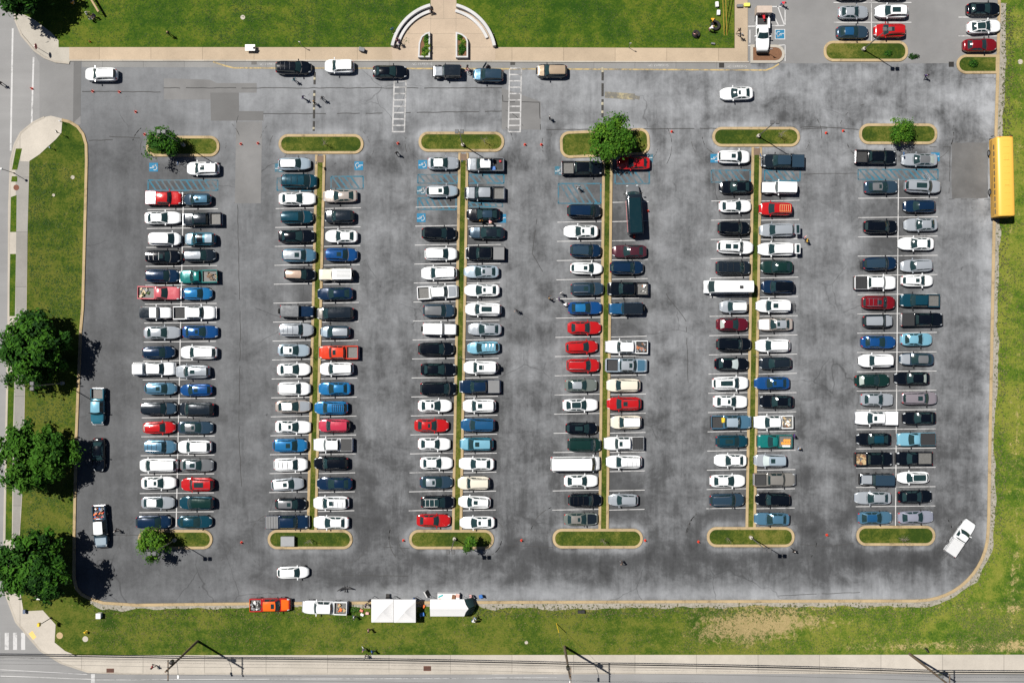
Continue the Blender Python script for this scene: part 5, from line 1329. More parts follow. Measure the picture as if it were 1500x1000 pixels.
def bare(label, px, py, h, seed, n=9, rad=.045):
    rr = random.Random(seed); b = W(px, py); t = thing('sapling', label, 'sapling', (b.x, b.y, .1))
    mb = MB(); mb.tube([(0, 0, 0), (.03, .02, h * .5), (.0, .05, h)], [rad, rad * .7, rad * .2], 6); part('trunk', mb, TWIG, t)
    mb = MB()
    for i in range(n):
        z = h * rr.uniform(.25, .85); a = rr.uniform(0, 6.28); l = h * rr.uniform(.2, .45)
        e = Vector((math.cos(a) * l * .6, math.sin(a) * l * .6, z + l * .7)); mb.tube([(0, 0.02, z), tuple(e * .5 + Vector((0, .01, z * .5))), tuple(e)], [rad * .5, rad * .35, rad * .1], 5)
        for _ in range(3):
            q = e + Vector((rr.uniform(-.3, .3), rr.uniform(-.3, .3), rr.uniform(0, .35))); mb.tube([tuple(e * .8 + Vector((0, 0, z * .2))), tuple(q)], [rad * .22, rad * .07], 4)
    part('branches', mb, TWIG, t); return t
bare('leafless sapling on the second bottom island', 456, 789, 2.4, 1)
bare('leafless sapling on the fourth bottom island', 882, 789, 2.2, 2)
bare('leafless sapling on the sixth bottom island', 1316, 787, 2.8, 3, 14)
bare('dry sapling at the right of the fifth top island', 1140, 200, 2.6, 4, 14)
bare('dry sapling near the middle of the second top island', 477, 212, 2.2, 5)
bare('dry sapling at the right of the third top island', 709, 208, 2.4, 6)
bare('twiggy sapling in the second grass strip beside the white sedan', 467, 290, 1.4, 7, 5, .03)
bare('twiggy sapling in the second grass strip beside the charcoal SUV', 465, 316, 1.4, 8, 5, .03)
bare('twiggy sapling in the third grass strip by the spare-wheel SUV', 674, 524, 1.5, 9, 6, .03)
bare('twiggy sapling in the fifth grass strip beside the black SUV', 1104, 521, 1.5, 10, 6, .03)
bare('twiggy sapling in the second grass strip beside the orange-red pickup', 458, 523, 1.5, 12, 6, .03)
bare('dry twiggy sapling at the left of the fifth bottom island', 1065, 787, 1.8, 13, 10, .03)
def shrub(label, px, py, r, z, seed, mats, n=14, group=None):
    rr = random.Random(seed); b = W(px, py); mb = MB()
    for _ in range(n * 14):
        d = Vector((rr.gauss(0, 1), rr.gauss(0, 1), abs(rr.gauss(0, 1)))).normalized() * rr.random() ** .4
        p = Vector((d.x * r[0], d.y * r[1], z + d.z * r[2])); nrm = (d + Vector((rr.uniform(-.6, .6), rr.uniform(-.6, .6), .5))).normalized(); a = nrm.orthogonal().normalized(); a.rotate(Matrix.Rotation(rr.uniform(0, 6), 3, nrm)); c = nrm.cross(a); s = rr.uniform(.06, .15)
        mb.poly([p - a * s, p + c * s * .55, p + a * s, p - c * s * .55], rr.randrange(3))
    return tag(part('shrub', mb, mats, None, b, smooth=False), label, 'shrub', group)
YL = leafmat('yellow green leaves', (.20, .22, .03))
shrub('dark green shrub in the small kerbed bed at the top right', 1425, 94, (.75, .6, .6), .12, 31, D, 24)
shrub('low shrub at the right of the upper right island', 1301, 79, (.7, .5, .35), .12, 32, D, 14)
# bench walls and planters
STONE = concrete('pale cast stone', (.60, .60, .60))
def ring_wall(mb, a0, a1, r0, r1, z0, z1, n=18):
    o = [tuple(W(*q)[:2]) for q in arc(650, 84, r1, a0, a1, n)] + [tuple(W(*q)[:2]) for q in arc(650, 84, r0, a1, a0, n)]
    mb.prism(o, z0, z1, 0, .03)
for a0, a1, lab in ((191, 255.5, 'curved pale stone bench left of the forecourt'), (-11, -75.5, 'curved pale stone bench right of the forecourt')):
    c = W(650, 84); t = thing('curved_bench', lab, 'bench', (0, 0, 0))
    mb = MB(); ring_wall(mb, a0, a1, 73.5, 78, .0, .95); part('backrest', mb, STONE, t)
    sg = 1 if a0 > 0 else -1
    mb = MB(); ring_wall(mb, a0 + sg * (0 if a0 > 0 else 12), a1, 66.8, 71.2, .34, .47); part('seat', mb, STONE, t)
    mb = MB(); ring_wall(mb, a0 + sg * (0 if a0 > 0 else 12), a1, 68.0, 71.0, .1, .335); part('base', mb, STONE, t)
for pts, lab, side in (([(613, 86.5), (630.5, 86.5), (630.5, 49), (624, 51), (617.5, 56), (614, 66)], 'raised stone planter left of the forecourt entrance', 'left'), ([(668, 86.8), (686, 86.8), (686, 63), (683.5, 57), (678, 52.5), (668, 49.2)], 'raised stone planter right of the forecourt entrance', 'right')):
    q = P2(pts); ar = sum(q[i][0] * q[(i + 1) % len(q)][1] - q[(i + 1) % len(q)][0] * q[i][1] for i in range(len(q)))
    if ar < 0: q = q[::-1]
    t = thing('planter', lab, 'planter', (0, 0, 0)); inn = inset(q, .24)
    mb = MB(); rows = [[(*p, .1) for p in q], [(*p, .83) for p in q], [(*p, .85) for p in inset(q, .02)], [(*p, .85) for p in inset(q, .22)], [(*p, .45) for p in inn]]
    mb.grid(rows, 0, True); part('wall', mb, STONE, t)
    mb = MB(); mb.poly([(*p, .72) for p in inset(q, .23)]); part('soil', mb, MULCH, t)
    x0 = 623.6 if side == 'left' else 677
    for i, (dx, dy, mt) in enumerate((((2.2, -11, D), (1.5, -5, FR), (-1, 8, D), (3.0, 10, [YL, FR[0], FR[1]]), (3, 1, [YL, FR[0], FR[1]]), (-1.5, 15, [YL, FR[0], FR[1]])) if side == 'left' else ((-3, -11, FR), (2, -4, [YL, FR[0], FR[1]]), (-1, 3, D), (-1, 11, D), (2.5, 6, D)))):
        shrub('%s shrub in the %s stone planter' % (('dark green' if mt is D else 'yellow-green' if YL in mt else 'bright green'), side), x0 + dx, 68 + dy * .95, (.5, .55, .45), .62, 50 + i, mt, 12, 'shrubs in the %s planter' % side)

# ================================================================ street furniture
LHEAD = flat('grey lamp housing', (.11, .112, .115), .6, .2)
def lamp_post(label, px, py, arm=0.0, h=9.6, shift=0):
    b = W(px, py); t = thing('lamp_post', label, 'lamp post', (b.x, b.y, .1), R(arm), 'twin-head lamp posts')
    mb = MB(); mb.lathe([(.25, 0), (.25, .60), (.22, .64), (.1, .65)], 16); part('base', mb, CONC, t)
    mb = MB(); mb.tube([(0, 0, .7), (0, 0, h)], [.085, .055], 10); part('pole', mb, GALV, t)
    mb = MB(); mb.tube([(-.3, 0, h), (.3, 0, h)], .035, 8); part('arm', mb, GALV, t)
    for s in (-1, 1):
        mb = MB(); mb.rbox((s * .36, 0, h + .02), (.52, .56, .2), .06, 0, .05); hd = part('lamp_head', mb, LHEAD, t)
        mb = MB(); mb.box((s * .36, 0, h - .09), (.38, .42, .02)); part('lens', mb, LAMP, hd)
    return t
for px, py, arm, lab in ((270, 213, 0, 'twin lamp post beside the tree on the first top island'), (257, 790, 0, 'twin lamp post on the first bottom island'), (678, 213, 0, 'twin lamp post on the third top island'), (666, 788, 0, 'twin lamp post on the third bottom island'),
        (1110, 200, 0, 'twin lamp post on the fifth top island'), (1099, 786, 0, 'twin lamp post on the fifth bottom island'), (1264, 73, 0, 'twin lamp post on the upper right island'), (93, 561, 90, 'twin lamp post on the left lawn between the upper two big trees')):
    lamp_post(lab, px, py, arm)
ICONBLUE = flat('blue sign face', (.02, .16, .42), .4)
def disabled_sign(label, px, py):
    b = W(px, py); t = thing('disabled_parking_sign', label, 'sign', (b.x, b.y, .1), 0, 'disabled parking signs')
    mb = MB(); mb.tube([(0, 0, 0), (0, 0, 2.2)], .03, 8); part('post', mb, GALV, t)
    for s in (-1, 1):
        mb = MB(); mb.rbox((0, 0, 0), (.30, .45, .01), .03, 0, .002)
        p = part('sign_plate', mb, ICONBLUE, t, (s * .045, 0, 1.95)); p.rotation_euler = (0, s * R(90), 0)
        mb = MB()
        def sg(a, c, w):
            l, r = ribbon([a, c], w); mb.poly([(r[0].x, r[0].y, .008), (r[1].x, r[1].y, .008), (l[1].x, l[1].y, .008), (l[0].x, l[0].y, .008)])
        k = .11; rg = [(.03 + k * math.cos(R(a)), -.02 + k * math.sin(R(a))) for a in range(-150, 120, 27)]
        for a, c in zip(rg, rg[1:]): sg(a, c, .03)
        sg((-.13, -.02), (.02, -.02), .035); sg((.02, -.02), (.02, .09), .03); sg((.02, .09), (.11, .11), .03)
        part('wheelchair_emblem', mb, MW, p, smooth=False)
for px, py, lab in ((267, 243, 'blue disabled bay sign before the white SUV, first double row'), (467, 242, 'blue disabled bay sign at the top of the second strip'), (678, 239, 'blue disabled bay sign at the top of the third strip'), (889, 237, 'blue disabled bay sign at the top of the fourth strip'),
        (1109, 231, 'blue disabled bay sign at the top of the fifth strip'), (1316, 229, 'blue disabled bay sign before the silver sedan, sixth double row')): disabled_sign(lab, px, py)
def cone(px, py, lab):
    b = W(px, py); t = thing('traffic_cone', lab, 'traffic cone', (b.x, b.y, .02), R(px * 7 % 90), 'orange traffic cones')
    mb = MB(); mb.rbox((0, 0, .02), (.34, .34, .04), .05, 0, .01); part('base', mb, ORGC, t)
    mb = MB(); mb.lathe([(.13, .04), (.03, .68), (.02, .69)], 14); part('body', mb, ORGC, t)
    mb = MB(); mb.lathe([(.100, .28), (.072, .45)], 14); part('band', mb, ORGC2, t)
ORGC = flat('cone orange', (.62, .045, .018), .5); ORGC2 = flat('cone red band', (.72, .05, .015), .45)
for px, py, lab in ((47, 130, 'cone on the white line of the side road'), (136, 134, 'cone below the lone white SUV, left of two'), (175, 135, 'cone below the lone white SUV, right of two'), (199, 164, 'cone in the top lane above the first island'), (212, 197, 'cone at the left end of the first top island'), (353, 211, 'cone between first and second top islands, left of two'), (378, 210, 'cone between first and second top islands, right of two'),
        (583, 210, 'cone between the second and third top islands'), (769, 212, 'cone left of the fourth top island, left of two'), (793, 212, 'cone left of the fourth top island, right of two'), (984, 193, 'cone right of the big island tree'), (1210, 195, 'cone left of the sixth top island, left of two'), (1235, 192, 'cone left of the sixth top island, right of two'), (354, 794, 'cone between the first two bottom islands'),
        (591, 791, 'cone at the left end of the third bottom island'), (764, 791, 'cone between the third and fourth bottom islands'), (945, 791, 'cone at the right end of the fourth bottom island'), (1023, 793, 'cone at the left end of the fifth bottom island'), (1211, 783, 'cone between the fifth and sixth bottom islands'), (949, 309, 'cone beside the long black minibus'), (929, 347, 'cone behind the long black minibus'), (133, 62, 'cone on the top left lawn')):
    cone(px, py, 'orange traffic ' + lab)
def hump(label, px, y0, y1, x1, cuts, seed):
    mb = MB(); rr = random.Random(seed); mt = []
    y = y0
    while y < y1:
        n = rr.uniform(3.2, 4.6)
        if not any(a < y < b_ for a, b_ in cuts):
            a, c = W(px + (x1 - px) * (y - y0) / (y1 - y0), y), W(px, min(y1, y + n - .25))
            l, w_ = abs(a.y - c.y), .34
            mi = 1 if rr.random() < .16 else 0
            rows = [[(a.x - w_ / 2, a.y - k * l, 0.0), (a.x - .10, a.y - k * l, .055), (a.x + .10, a.y - k * l, .055), (a.x + w_ / 2, a.y - k * l, 0.0)] for k in (0, 1)]
            mb.grid(rows, mi); mb.poly(rows[0], mi); mb.poly(rows[1], mi, True)
        y += n
    tag(part('speed_hump', mb, [flat('worn black rubber', (.045, .043, .04), .85, var=.5, scale=8), flat('worn hump paint', (.36, .33, .24), .85, var=.4)], smooth=False), label, 'speed hump')
hump('broken black rubber speed hump above the second island', 461, 106, 192, 459.5, [(124, 129), (171, 176)], 3)
hump('broken black rubber speed hump above the big island tree', 882.8, 99, 172, 882.5, [(118, 120), (140, 143)], 4)
def drain(px, py, w, h, lab, m, rz=0, z=.0):
    b = W(px, py); t = thing('storm_drain', lab, 'storm drain', (b.x, b.y, z))
    mb = MB(); mb.box((0, 0, .012), (w, h, .02), 0, .004); part('frame', mb, m, t)
    mb = MB()
    for i in range(7): mb.box((-w / 2 + w * (i + .5) / 7, 0, .028), (w / 7 * .45, h * .8, .012))
    part('grate', mb, DARKST, t)
RUSTD = flat('rusty iron', (.17, .065, .04), .8, .3, var=.4)
for a in ((372, 91.7, .75, .6, 'dark storm drain left of the black SUV at the top kerb', DARKST), (751, 92.6, .7, .6, 'dark storm drain left of the gold SUV at the top kerb', DARKST), (1057, 96, .75, .7, 'dark storm drain near the top right pavement corner', DARKST), (1393.5, 94.5, .75, .75, 'square storm drain left of the small kerbed bed', DARKST)): drain(*a)
drain(626, 978, 1.1, .7, 'rusty storm drain on the bottom pavement below the tents', RUSTD, 0, .135); drain(162, 981, 1.1, .6, 'rusty storm drain on the bottom pavement near the corner', RUSTD, 0, .135)
mb = MB(); mb.lathe([(.42, .12), (.42, .15), (.36, .155)], 20); tag(part('manhole_cover', mb, RUSTD, None, W(24.5, 275)), 'round brown manhole cover in the left pavement', 'manhole cover')
for px, py, r, lab in ((88, 930, .48, 'round concrete lid in the corner lawn'), (125.5, 935, .42, 'pale concrete lid beside the yellow hydrant'), (107, 260, .28, 'small pale concrete lid high on the left lawn'), (356, 26, .34, 'pale concrete lid on the top left lawn'), (79, 286, .22, 'smallest pale concrete lid on the left lawn'), (1494, 91, .36, 'pale concrete lid on the right lawn'), (771, 940, .25, 'pale concrete lid on the bottom lawn left of the utility pole')):
    mb = MB(); mb.lathe([(r, 0), (r, .13), (r * .92, .14)], 18); tag(part('concrete_lid', mb, TANM if 'corner' in lab else CONC, None, W(px, py)), lab, 'concrete lid')
t = thing('fire_hydrant', 'yellow fire hydrant on the corner lawn', 'fire hydrant', W(127.5, 924, 0) + Vector((0, 0, .1)))
mb = MB(); mb.lathe([(.17, 0), (.17, .06), (.12, .08), (.12, .55), (.16, .58), (.15, .68), (.06, .78), (.05, .84)], 14); part('body', mb, YEL, t)
mb = MB(); mb.tube([(-.26, 0, .45), (.26, 0, .45)], .07, 10); mb.tube([(0, 0, .45), (0, -.24, .45)], .085, 10); part('outlets', mb, YEL, t)
def cabinet(px, py, d, m, lab, cat='utility cabinet', z=.1):
    b = W(px, py); t = thing('utility_cabinet', lab, cat, (b.x, b.y, z))
    mb = MB(); mb.rbox((0, 0, d[2] / 2), d, .04, 0, .03); part('housing', mb, m, t)
    mb = MB(); mb.rbox((0, 0, d[2] + .02), (d[0] + .08, d[1] + .08, .05), .05, 0, .02); part('lid', mb, m, t)
cabinet(147.5, 899.5, (.62, .70, .8), WHITEM, 'small white utility cabinet on the corner lawn')
cabinet(423, 791, (1.9, 1.35, .75), flat('grey cabinet steel', (.26, .27, .28), .5, .2), 'grey utility cabinet on the second bottom island')
cabinet(60, 872.5, (.6, .5, .9), WHITEM, 'white utility box under the lowest big tree')
cabinet(38, 894, (.3, .5, .5), flat('blue grey box', (.10, .13, .2), .5), 'small blue-grey box at the corner pavement edge')
cabinet(599, 790, (.01, .01, .01), GALV, '') if False else None
mb = MB(); mb.rbox((0, 0, .32), (.78, .5, .64), .05, 0, .03); mb.rbox((0, 0, .66), (.84, .56, .06), .05, 0, .02)
tag(part('litter_bin', mb, flat('grey bin plastic', (.11, .115, .13), .5), None, W(531, 74.5) + Vector((0, 0, .13)), R(-14)), 'grey litter bin on the top pavement', 'bin')
t = thing('folding_table', 'white folding table on the top left pavement', 'table', W(368.5, 72.5) + Vector((0, 0, .13)))
mb = MB(); mb.rbox((0, 0, .73), (1.45, .9, .04), .04, 0, .01); part('table_top', mb, WHITEM, t)
for sx in (-.6, .6):
    for sy in (-.35, .35): mb = MB(); mb.tube([(sx, sy, 0), (sx, sy, .72)], .02, 6); part('leg', mb, GALV, t)
mb = MB(); mb.box((0, 0, .012), (.36, .26, .02)); mb.box((0, .13, .13), (.36, .015, .24)); tag(part('laptop', mb, DARKST, None, W(372.5, 71, .9) + Vector((0, 0, 0)), R(15)), 'dark laptop on the white folding table', 'laptop')
def plate_sign(name, lab, px, py, h, plate, m, rz=0, z=.13, cat='sign', text=None, oct=False):
    b = W(px, py); t = thing(name, lab, cat, (b.x, b.y, z), R(rz))
    mb = MB(); mb.tube([(0, 0, 0), (0, 0, h)], .035, 8); part('post', mb, GALV, t)
    mb = MB(); pts = [(plate[0] / 2 * math.cos(R(22.5 + 45 * i)) * 1.08, plate[0] / 2 * math.sin(R(22.5 + 45 * i)) * 1.08) for i in range(8)] if oct else rrect(plate[0], plate[1], .03, 2)
    mb.prism(pts, -.012, .012); p = part('sign_plate', mb, m, t, (.05, 0, h - plate[1] / 2)); p.rotation_euler = (R(90), 0, R(90))
    if text: letters(0, 0, text, .26, 0, MW, .016, p, 'lettering')
    return t
REDS = flat('stop sign red', (.42, .015, .025), .5)
plate_sign('stop_sign', 'red stop sign on the top left corner pavement', 63, 75, 2.6, (.8, .8), REDS, 0, .125, 'stop sign', 'STOP', True)
plate_sign('street_sign', 'small dark sign post on the upper end of the left lawn', 91, 197, 2.0, (.45, .6), DARKST, 30)
plate_sign('street_sign', 'blue sign post at the tip of the left lawn', 92.5, 180, 1.2, (.3, .45), ICONBLUE, 60)
plate_sign('street_sign', 'low blue marker post near the tip of the left lawn', 77, 218, 1.0, (.35, .4), ICONBLUE, 20)
plate_sign('street_sign', 'thin sign post on the top pavement left of the black sedan', 443, 68.5, 2.2, (.3, .42), WHITEM, 90)
plate_sign('street_sign', 'thin sign post on the top pavement right of the gold SUV', 921, 70.5, 2.2, (.3, .42), WHITEM, 90)
plate_sign('street_sign', 'dark square sign beside the right utility pole', 1352, 948, 1.6, (.7, .8), DARKST, 25)
plate_sign('street_sign', 'small sign post on the bottom lawn at the pavement edge, left', 107, 957, 1.2, (.3, .4), WHITEM, 90)
plate_sign('street_sign', 'small white sign post standing in the mulch bed', 1124, 78, 2.4, (.35, .5), WHITEM, -90, .1)
# pedestrian post and signal
t = thing('post_lamp', 'slim black post with a pale globe on the left pavement', 'post lamp', W(21.5, 254) + Vector((0, 0, .13)))
mb = MB(); mb.lathe([(.12, 0), (.1, .12), (.045, .2), (.04, 3.5)], 10); part('post', mb, DARKST, t)
mb = MB(); mb.blob((0, 0, 3.7), .2, 12); part('globe', mb, WHITEM, t)
t = thing('pedestrian_signal', 'black pedestrian signal post with yellow head at the corner', 'pedestrian signal', W(75.5, 904) + Vector((0, 0, .13)))
mb = MB(); mb.lathe([(.16, 0), (.14, .2), (.06, .3), (.055, 3.3)], 10); part('post', mb, DARKST, t)
mb = MB(); mb.tube([(0, 0, 3.0), (-.25, -.12, 3.05)], .03, 6); part('bracket', mb, DARKST, t)
mb = MB(); mb.rbox((-.36, -.16, 3.05), (.34, .5, .5), .05, 0, .04); hd = part('signal_head', mb, YEL, t)
mb = MB(); mb.box((-.54, -.16, 3.05), (.02, .34, .36)); part('lens', mb, DARKST, hd)
# utility poles and cables
POLES = [(-260, 932), (290, 938), (827, 946), (1332, 957), (1830, 964)]
def upole(i, lab):
    b = W(*POLES[i]); t = thing('utility_pole', lab, 'utility pole', (b.x, b.y, .1))
    mb = MB(); mb.tube([(0, 0, -.2), (0, 0, 13.8)], [.19, .12], 12); part('pole', mb, WOOD, t)
    mb = MB(); mb.box((.14, 0, 13.2), (.13, 2.8, .16), 0, .01); arm = part('crossarm', mb, WOOD, t)
    for y in (-1.25, -.5, .5, 1.25): mb = MB(); mb.lathe([(.06, 0), (.075, .05), (.04, .1), (.07, .14), (.03, .2)], 8, c=(.14, y, 13.28)); part('insulator', mb, GALV, arm)
    mb = MB(); mb.lathe([(.24, 0), (.26, .05), (.26, .8), (.2, .88), (.05, .9)], 14, c=(-.1, .42, 10.6)); part('transformer', mb, GALV if i == 3 else DARKST, t)
    if i in (1, 2):
        mb = MB(); mb.tube([(0, -.1, 9.3), (.25, -1.0, 9.6), (.3, -1.9, 9.6)], .035, 6); a = part('lamp_arm', mb, GALV, t)
        mb = MB(); mb.rbox((.3, -2.1, 9.55), (.28, .6, .16), .1, 0, .05); part('lamp_head', mb, WHITEM, a)
    return t
upole(1, 'wooden utility pole at the bottom left, below the orange pickup'); upole(2, 'wooden utility pole at the bottom centre with a yellow guy guard'); upole(3, 'wooden utility pole at the bottom right beside a dark square sign')
def cable(lab, z, dy, r, sag, dx=.0, m=TRIM):
    mb = MB(); pts = []
    for (a, b_), (c, d) in zip(POLES, POLES[1:]):
        p, q = W(a, b_), W(c, d)
        for k in range(12):
            f = k / 12; pts.append((p.x + (q.x - p.x) * f + dx, p.y + (q.y - p.y) * f + dy, z - sag * 4 * f * (1 - f)))
    mb.tube(pts, r, 6); tag(part('overhead_cable', mb, m), lab, 'cable', 'overhead cables')
cable('thick black lower cable strung between the utility poles', 7.4, -.24, .065, .5); cable('thinner black middle cable strung between the utility poles', 8.3, -.24, .035, .4); cable('uppermost of the communication cables between the utility poles', 9.0, .22, .03, .4)
cable('thin power wire on the road side of the crossarms', 13.5, -1.25, .014, .6, .14); cable('thin power wire on the lawn side of the crossarms', 13.5, 1.25, .014, .6, .14); cable('thin power wire nearest the pole tops', 13.5, .5, .014, .6, .14)
b = W(815, 912); t = thing('guy_wire', 'yellow-guarded guy wire on the bottom lawn beside the centre pole', 'guy wire', (b.x, b.y, .1)); e = W(*POLES[2]) - b + Vector((0, .1, 12.3))
mb = MB(); mb.tube([(0, 0, 0), tuple(e)], .015, 5); part('wire', mb, GALV, t); mb = MB(); mb.tube([(0, 0, 0), tuple(e * .2)], .05, 6); part('guard', mb, YEL, t)
for x0, x1, lab in ((1063, 1056.5, 'left yellow guy guard on the top right lawn'), (1067, 1061, 'right yellow guy guard on the top right lawn')):
    a = W(x0 - 2, 54); e = W(x1, -60, 6); mb = MB(); mb.tube([tuple(a), tuple(a.lerp(e, .5)), tuple(e)], .05, 6); tag(part('guy_guard', mb, flat('ochre pole', (.50, .32, .06), .6)), lab, 'guy guard')
a, e = W(126, -14, 1.2), W(145, 18, 1.2); t = thing('wooden_beam', 'long tan wooden beam on trestles at the top left lawn beside the seated group', 'beam', (a.x, a.y, .1)); e = e - a
mb = MB(); mb.tube([(0, 0, 1.2), (e.x, e.y, 1.2)], .17, 10); part('beam', mb, TANM, t)
for f in (.12, .5, .92):
    d = Vector((e.y, -e.x, 0)).normalized() * .35; q = Vector((e.x * f, e.y * f, 0)); mb = MB(); mb.tube([tuple(q + d), tuple(q + Vector((0, 0, 1.08))), tuple(q - d)], .05, 6); part('trestle', mb, WOOD, t)
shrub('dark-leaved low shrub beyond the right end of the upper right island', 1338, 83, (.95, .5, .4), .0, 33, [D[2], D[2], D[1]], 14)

# ================================================================ tents and their clutter
TENTW = flat('white tent fabric', (.70, .70, .70), .75, var=.05)
def canopy(lab, px, py, w, d):
    b = W(px, py, 2.3); t = thing('canopy_tent', lab, 'canopy tent', (b.x, b.y, .1), 0, 'white canopy tents')
    mb = MB(); n = 8; rows = []
    for k, (q, z) in enumerate(((1, 2.02), (1, 2.26), (.66, 2.48), (.33, 2.72), (.02, 2.95))):
        ring = []
        for i in range(4 * n):
            s, f = divmod(i, n); f = f / n * 2 - 1
            x, y = ((f, -1), (1, f), (-f, 1), (-1, -f))[s]; sagz = -.05 * (1 - f * f) if 1 < k < 4 else 0
            ring.append((x * w / 2 * q, y * d / 2 * q, z + sagz))
        rows.append(ring)
    mb.grid(rows, 0, True); mb.poly(rows[-1]); part('canopy', mb, TENTW, t, ang=50)
    for sx in (-1, 1):
        for sy in (-1, 1): mb = MB(); mb.box((sx * (w / 2 - .08), sy * (d / 2 - .08), 1.1), (.05, .05, 2.2)); part('leg', mb, GALV, t)
    mb = MB()
    for s in (-1, 1):
        mb.tube([(-w / 2 + .08, s * (d / 2 - .08), 2.1), (0, s * (d / 2 - .08), 1.9), (w / 2 - .08, s * (d / 2 - .08), 2.1)], .02, 5); mb.tube([(s * (w / 2 - .08), -d / 2 + .08, 2.1), (s * (w / 2 - .08), 0, 1.9), (s * (w / 2 - .08), d / 2 - .08, 2.1)], .02, 5)
    part('frame', mb, GALV, t)
canopy('white square canopy tent, left of the joined pair', 560.3, 894, 3.18, 3.3); canopy('white square canopy tent, right of the joined pair', 593.0, 894.3, 3.14, 3.3)
b = W(656, 890, 2.2); t = thing('gable_tent', 'white ridge tent on the bottom kerb right of the canopies', 'tent', (b.x, b.y, .1))
mb = MB(); hw_, hd_ = 2.55, 1.22
rows = [[(-hw_, -hd_, 1.85), (hw_ - .2, -hd_, 1.85)], [(-hw_, -hd_, 2.0), (hw_ - .2, -hd_, 2.0)], [(-hw_, -hd_ * .45, 2.3), (hw_ + .05, -hd_ * .45, 2.3)], [(-hw_, 0, 2.6), (hw_ + .45, 0, 2.6)], [(-hw_, hd_ * .45, 2.3), (hw_ + .05, hd_ * .45, 2.3)], [(-hw_, hd_, 2.0), (hw_ - .2, hd_, 2.0)], [(-hw_, hd_, 1.85), (hw_ - .2, hd_, 1.85)]]
mb.grid(rows); part('roof', mb, TENTW, t)
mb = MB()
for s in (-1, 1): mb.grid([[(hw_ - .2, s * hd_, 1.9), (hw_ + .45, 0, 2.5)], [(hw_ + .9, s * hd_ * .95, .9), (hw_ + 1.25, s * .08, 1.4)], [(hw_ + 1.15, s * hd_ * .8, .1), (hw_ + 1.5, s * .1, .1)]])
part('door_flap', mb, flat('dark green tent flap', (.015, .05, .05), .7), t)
mb = MB(); mb.grid([[(-hw_, -hd_, 1.98), (-hw_, -hd_, 1.45)], [(-hw_, 0, 2.58), (-hw_, 0, 1.6)], [(-hw_, hd_, 1.98), (-hw_, hd_, 1.45)]]); part('gable', mb, flat('peach tent trim', (.75, .52, .38), .7), t)
mb = MB(); mb.grid([[(-hw_ - .0, -hd_ - .01, 1.5), (-hw_ + .9, -hd_ - .01, 1.5)], [(-hw_, -hd_ - .01, 1.9), (-hw_ + .9, -hd_ - .01, 1.9)]]); part('valance', mb, flat('coral tent trim', (.75, .16, .08), .7), t)
for sx in (-hw_ + .1, hw_ - .3):
    for sy in (-1, 1): mb = MB(); mb.tube([(sx, sy * (hd_ - .06), 0), (sx, sy * (hd_ - .06), 1.95)], .025, 6); part('leg', mb, GALV, t)
t = thing('display_table', 'white cloth table with a teal and pink banner above the ridge tent', 'table', W(657, 873.5, .8) + Vector((0, 0, -.72)))
mb = MB(); mb.rbox((0, 0, .74), (3.2, .9, .04), .05, 0, .01); part('table_top', mb, TENTW, t)
mb = MB(); rows = [[(a * 1.0, c * 1.0, z) for a, c in rrect(3.22 + .06 * (z < .3), .92 + .06 * (z < .3), .06, 3)] for z in (.72, .4, .12)]; mb.grid(rows, 0, True); part('cloth', mb, TENTW, t)
for s in (-1.3, 1.3): mb = MB(); mb.box((s, 0, .36), (.06, .6, .7)); part('leg', mb, GALV, t)
for dx, dy, m, lab, d in ((-1.15, .1, flat('teal banner', (.02, .38, .40), .6), 'teal folded banner on the white cloth table', (.75, .2, .06)), (-1.35, -.35, flat('coral banner', (.75, .25, .15), .6), 'coral folded cloth on the white cloth table', (.4, .16, .06)), (1.3, .15, flat('pink banner', (.78, .36, .30), .6), 'pink cloth at the right of the white cloth table', (.55, .5, .08)), (.75, .0, BRN, 'brown open box on the white cloth table', (.5, .6, .25))):
    mb = MB(); mb.rbox((0, 0, d[2] / 2), d, .05, 0, .02); tag(part('folded_cloth' if 'box' not in lab else 'open_box', mb, m, None, W(657, 873.5, .8) + Vector((dx, dy, .045)), R(25 if dx < 0 else -10)), lab, 'box' if 'box' in lab else 'cloth')
t = thing('sandwich_board', 'white and black sandwich board on the lot beside the tents', 'sign board', W(625.5, 868.5), R(-62)); 
for s, m in ((-1, WHITEM), (1, DARKST)): mb = MB(); mb.rbox((0, 0, 0), (.95, .6, .025), .03, 0, .005); p = part('board', mb, m, t, (0, s * .22, .45)); p.rotation_euler = (R(-s * 66), 0, 0)
def chair(lab, px, py, m, rz):
    t = thing('folding_chair', lab, 'folding chair', W(px, py, .4) + Vector((0, 0, -.3)), R(rz))
    mb = MB(); mb.rbox((0, 0, .42), (.5, .52, .04), .05, 0, .01); part('seat', mb, m, t)
    mb = MB(); mb.rbox((0, 0, 0), (.46, .52, .03), .05, 0, .01); p = part('backrest', mb, m, t, (-.27, 0, .68)); p.rotation_euler = (0, R(75), 0)
    for sx in (-.2, .2):
        for sy in (-.22, .22): mb = MB(); mb.tube([(sx, sy, 0), (sx, sy, .41)], .015, 5); part('leg', mb, GALV, t)
chair('blue folding chair right of the ridge tent', 704, 873, BLUEM, 200); chair('dark folding chair behind the left canopy tent', 568, 871.5, DARKST, 90); chair('blue folding chair at the right side of the canopies', 619, 899, BLUEM, 10)
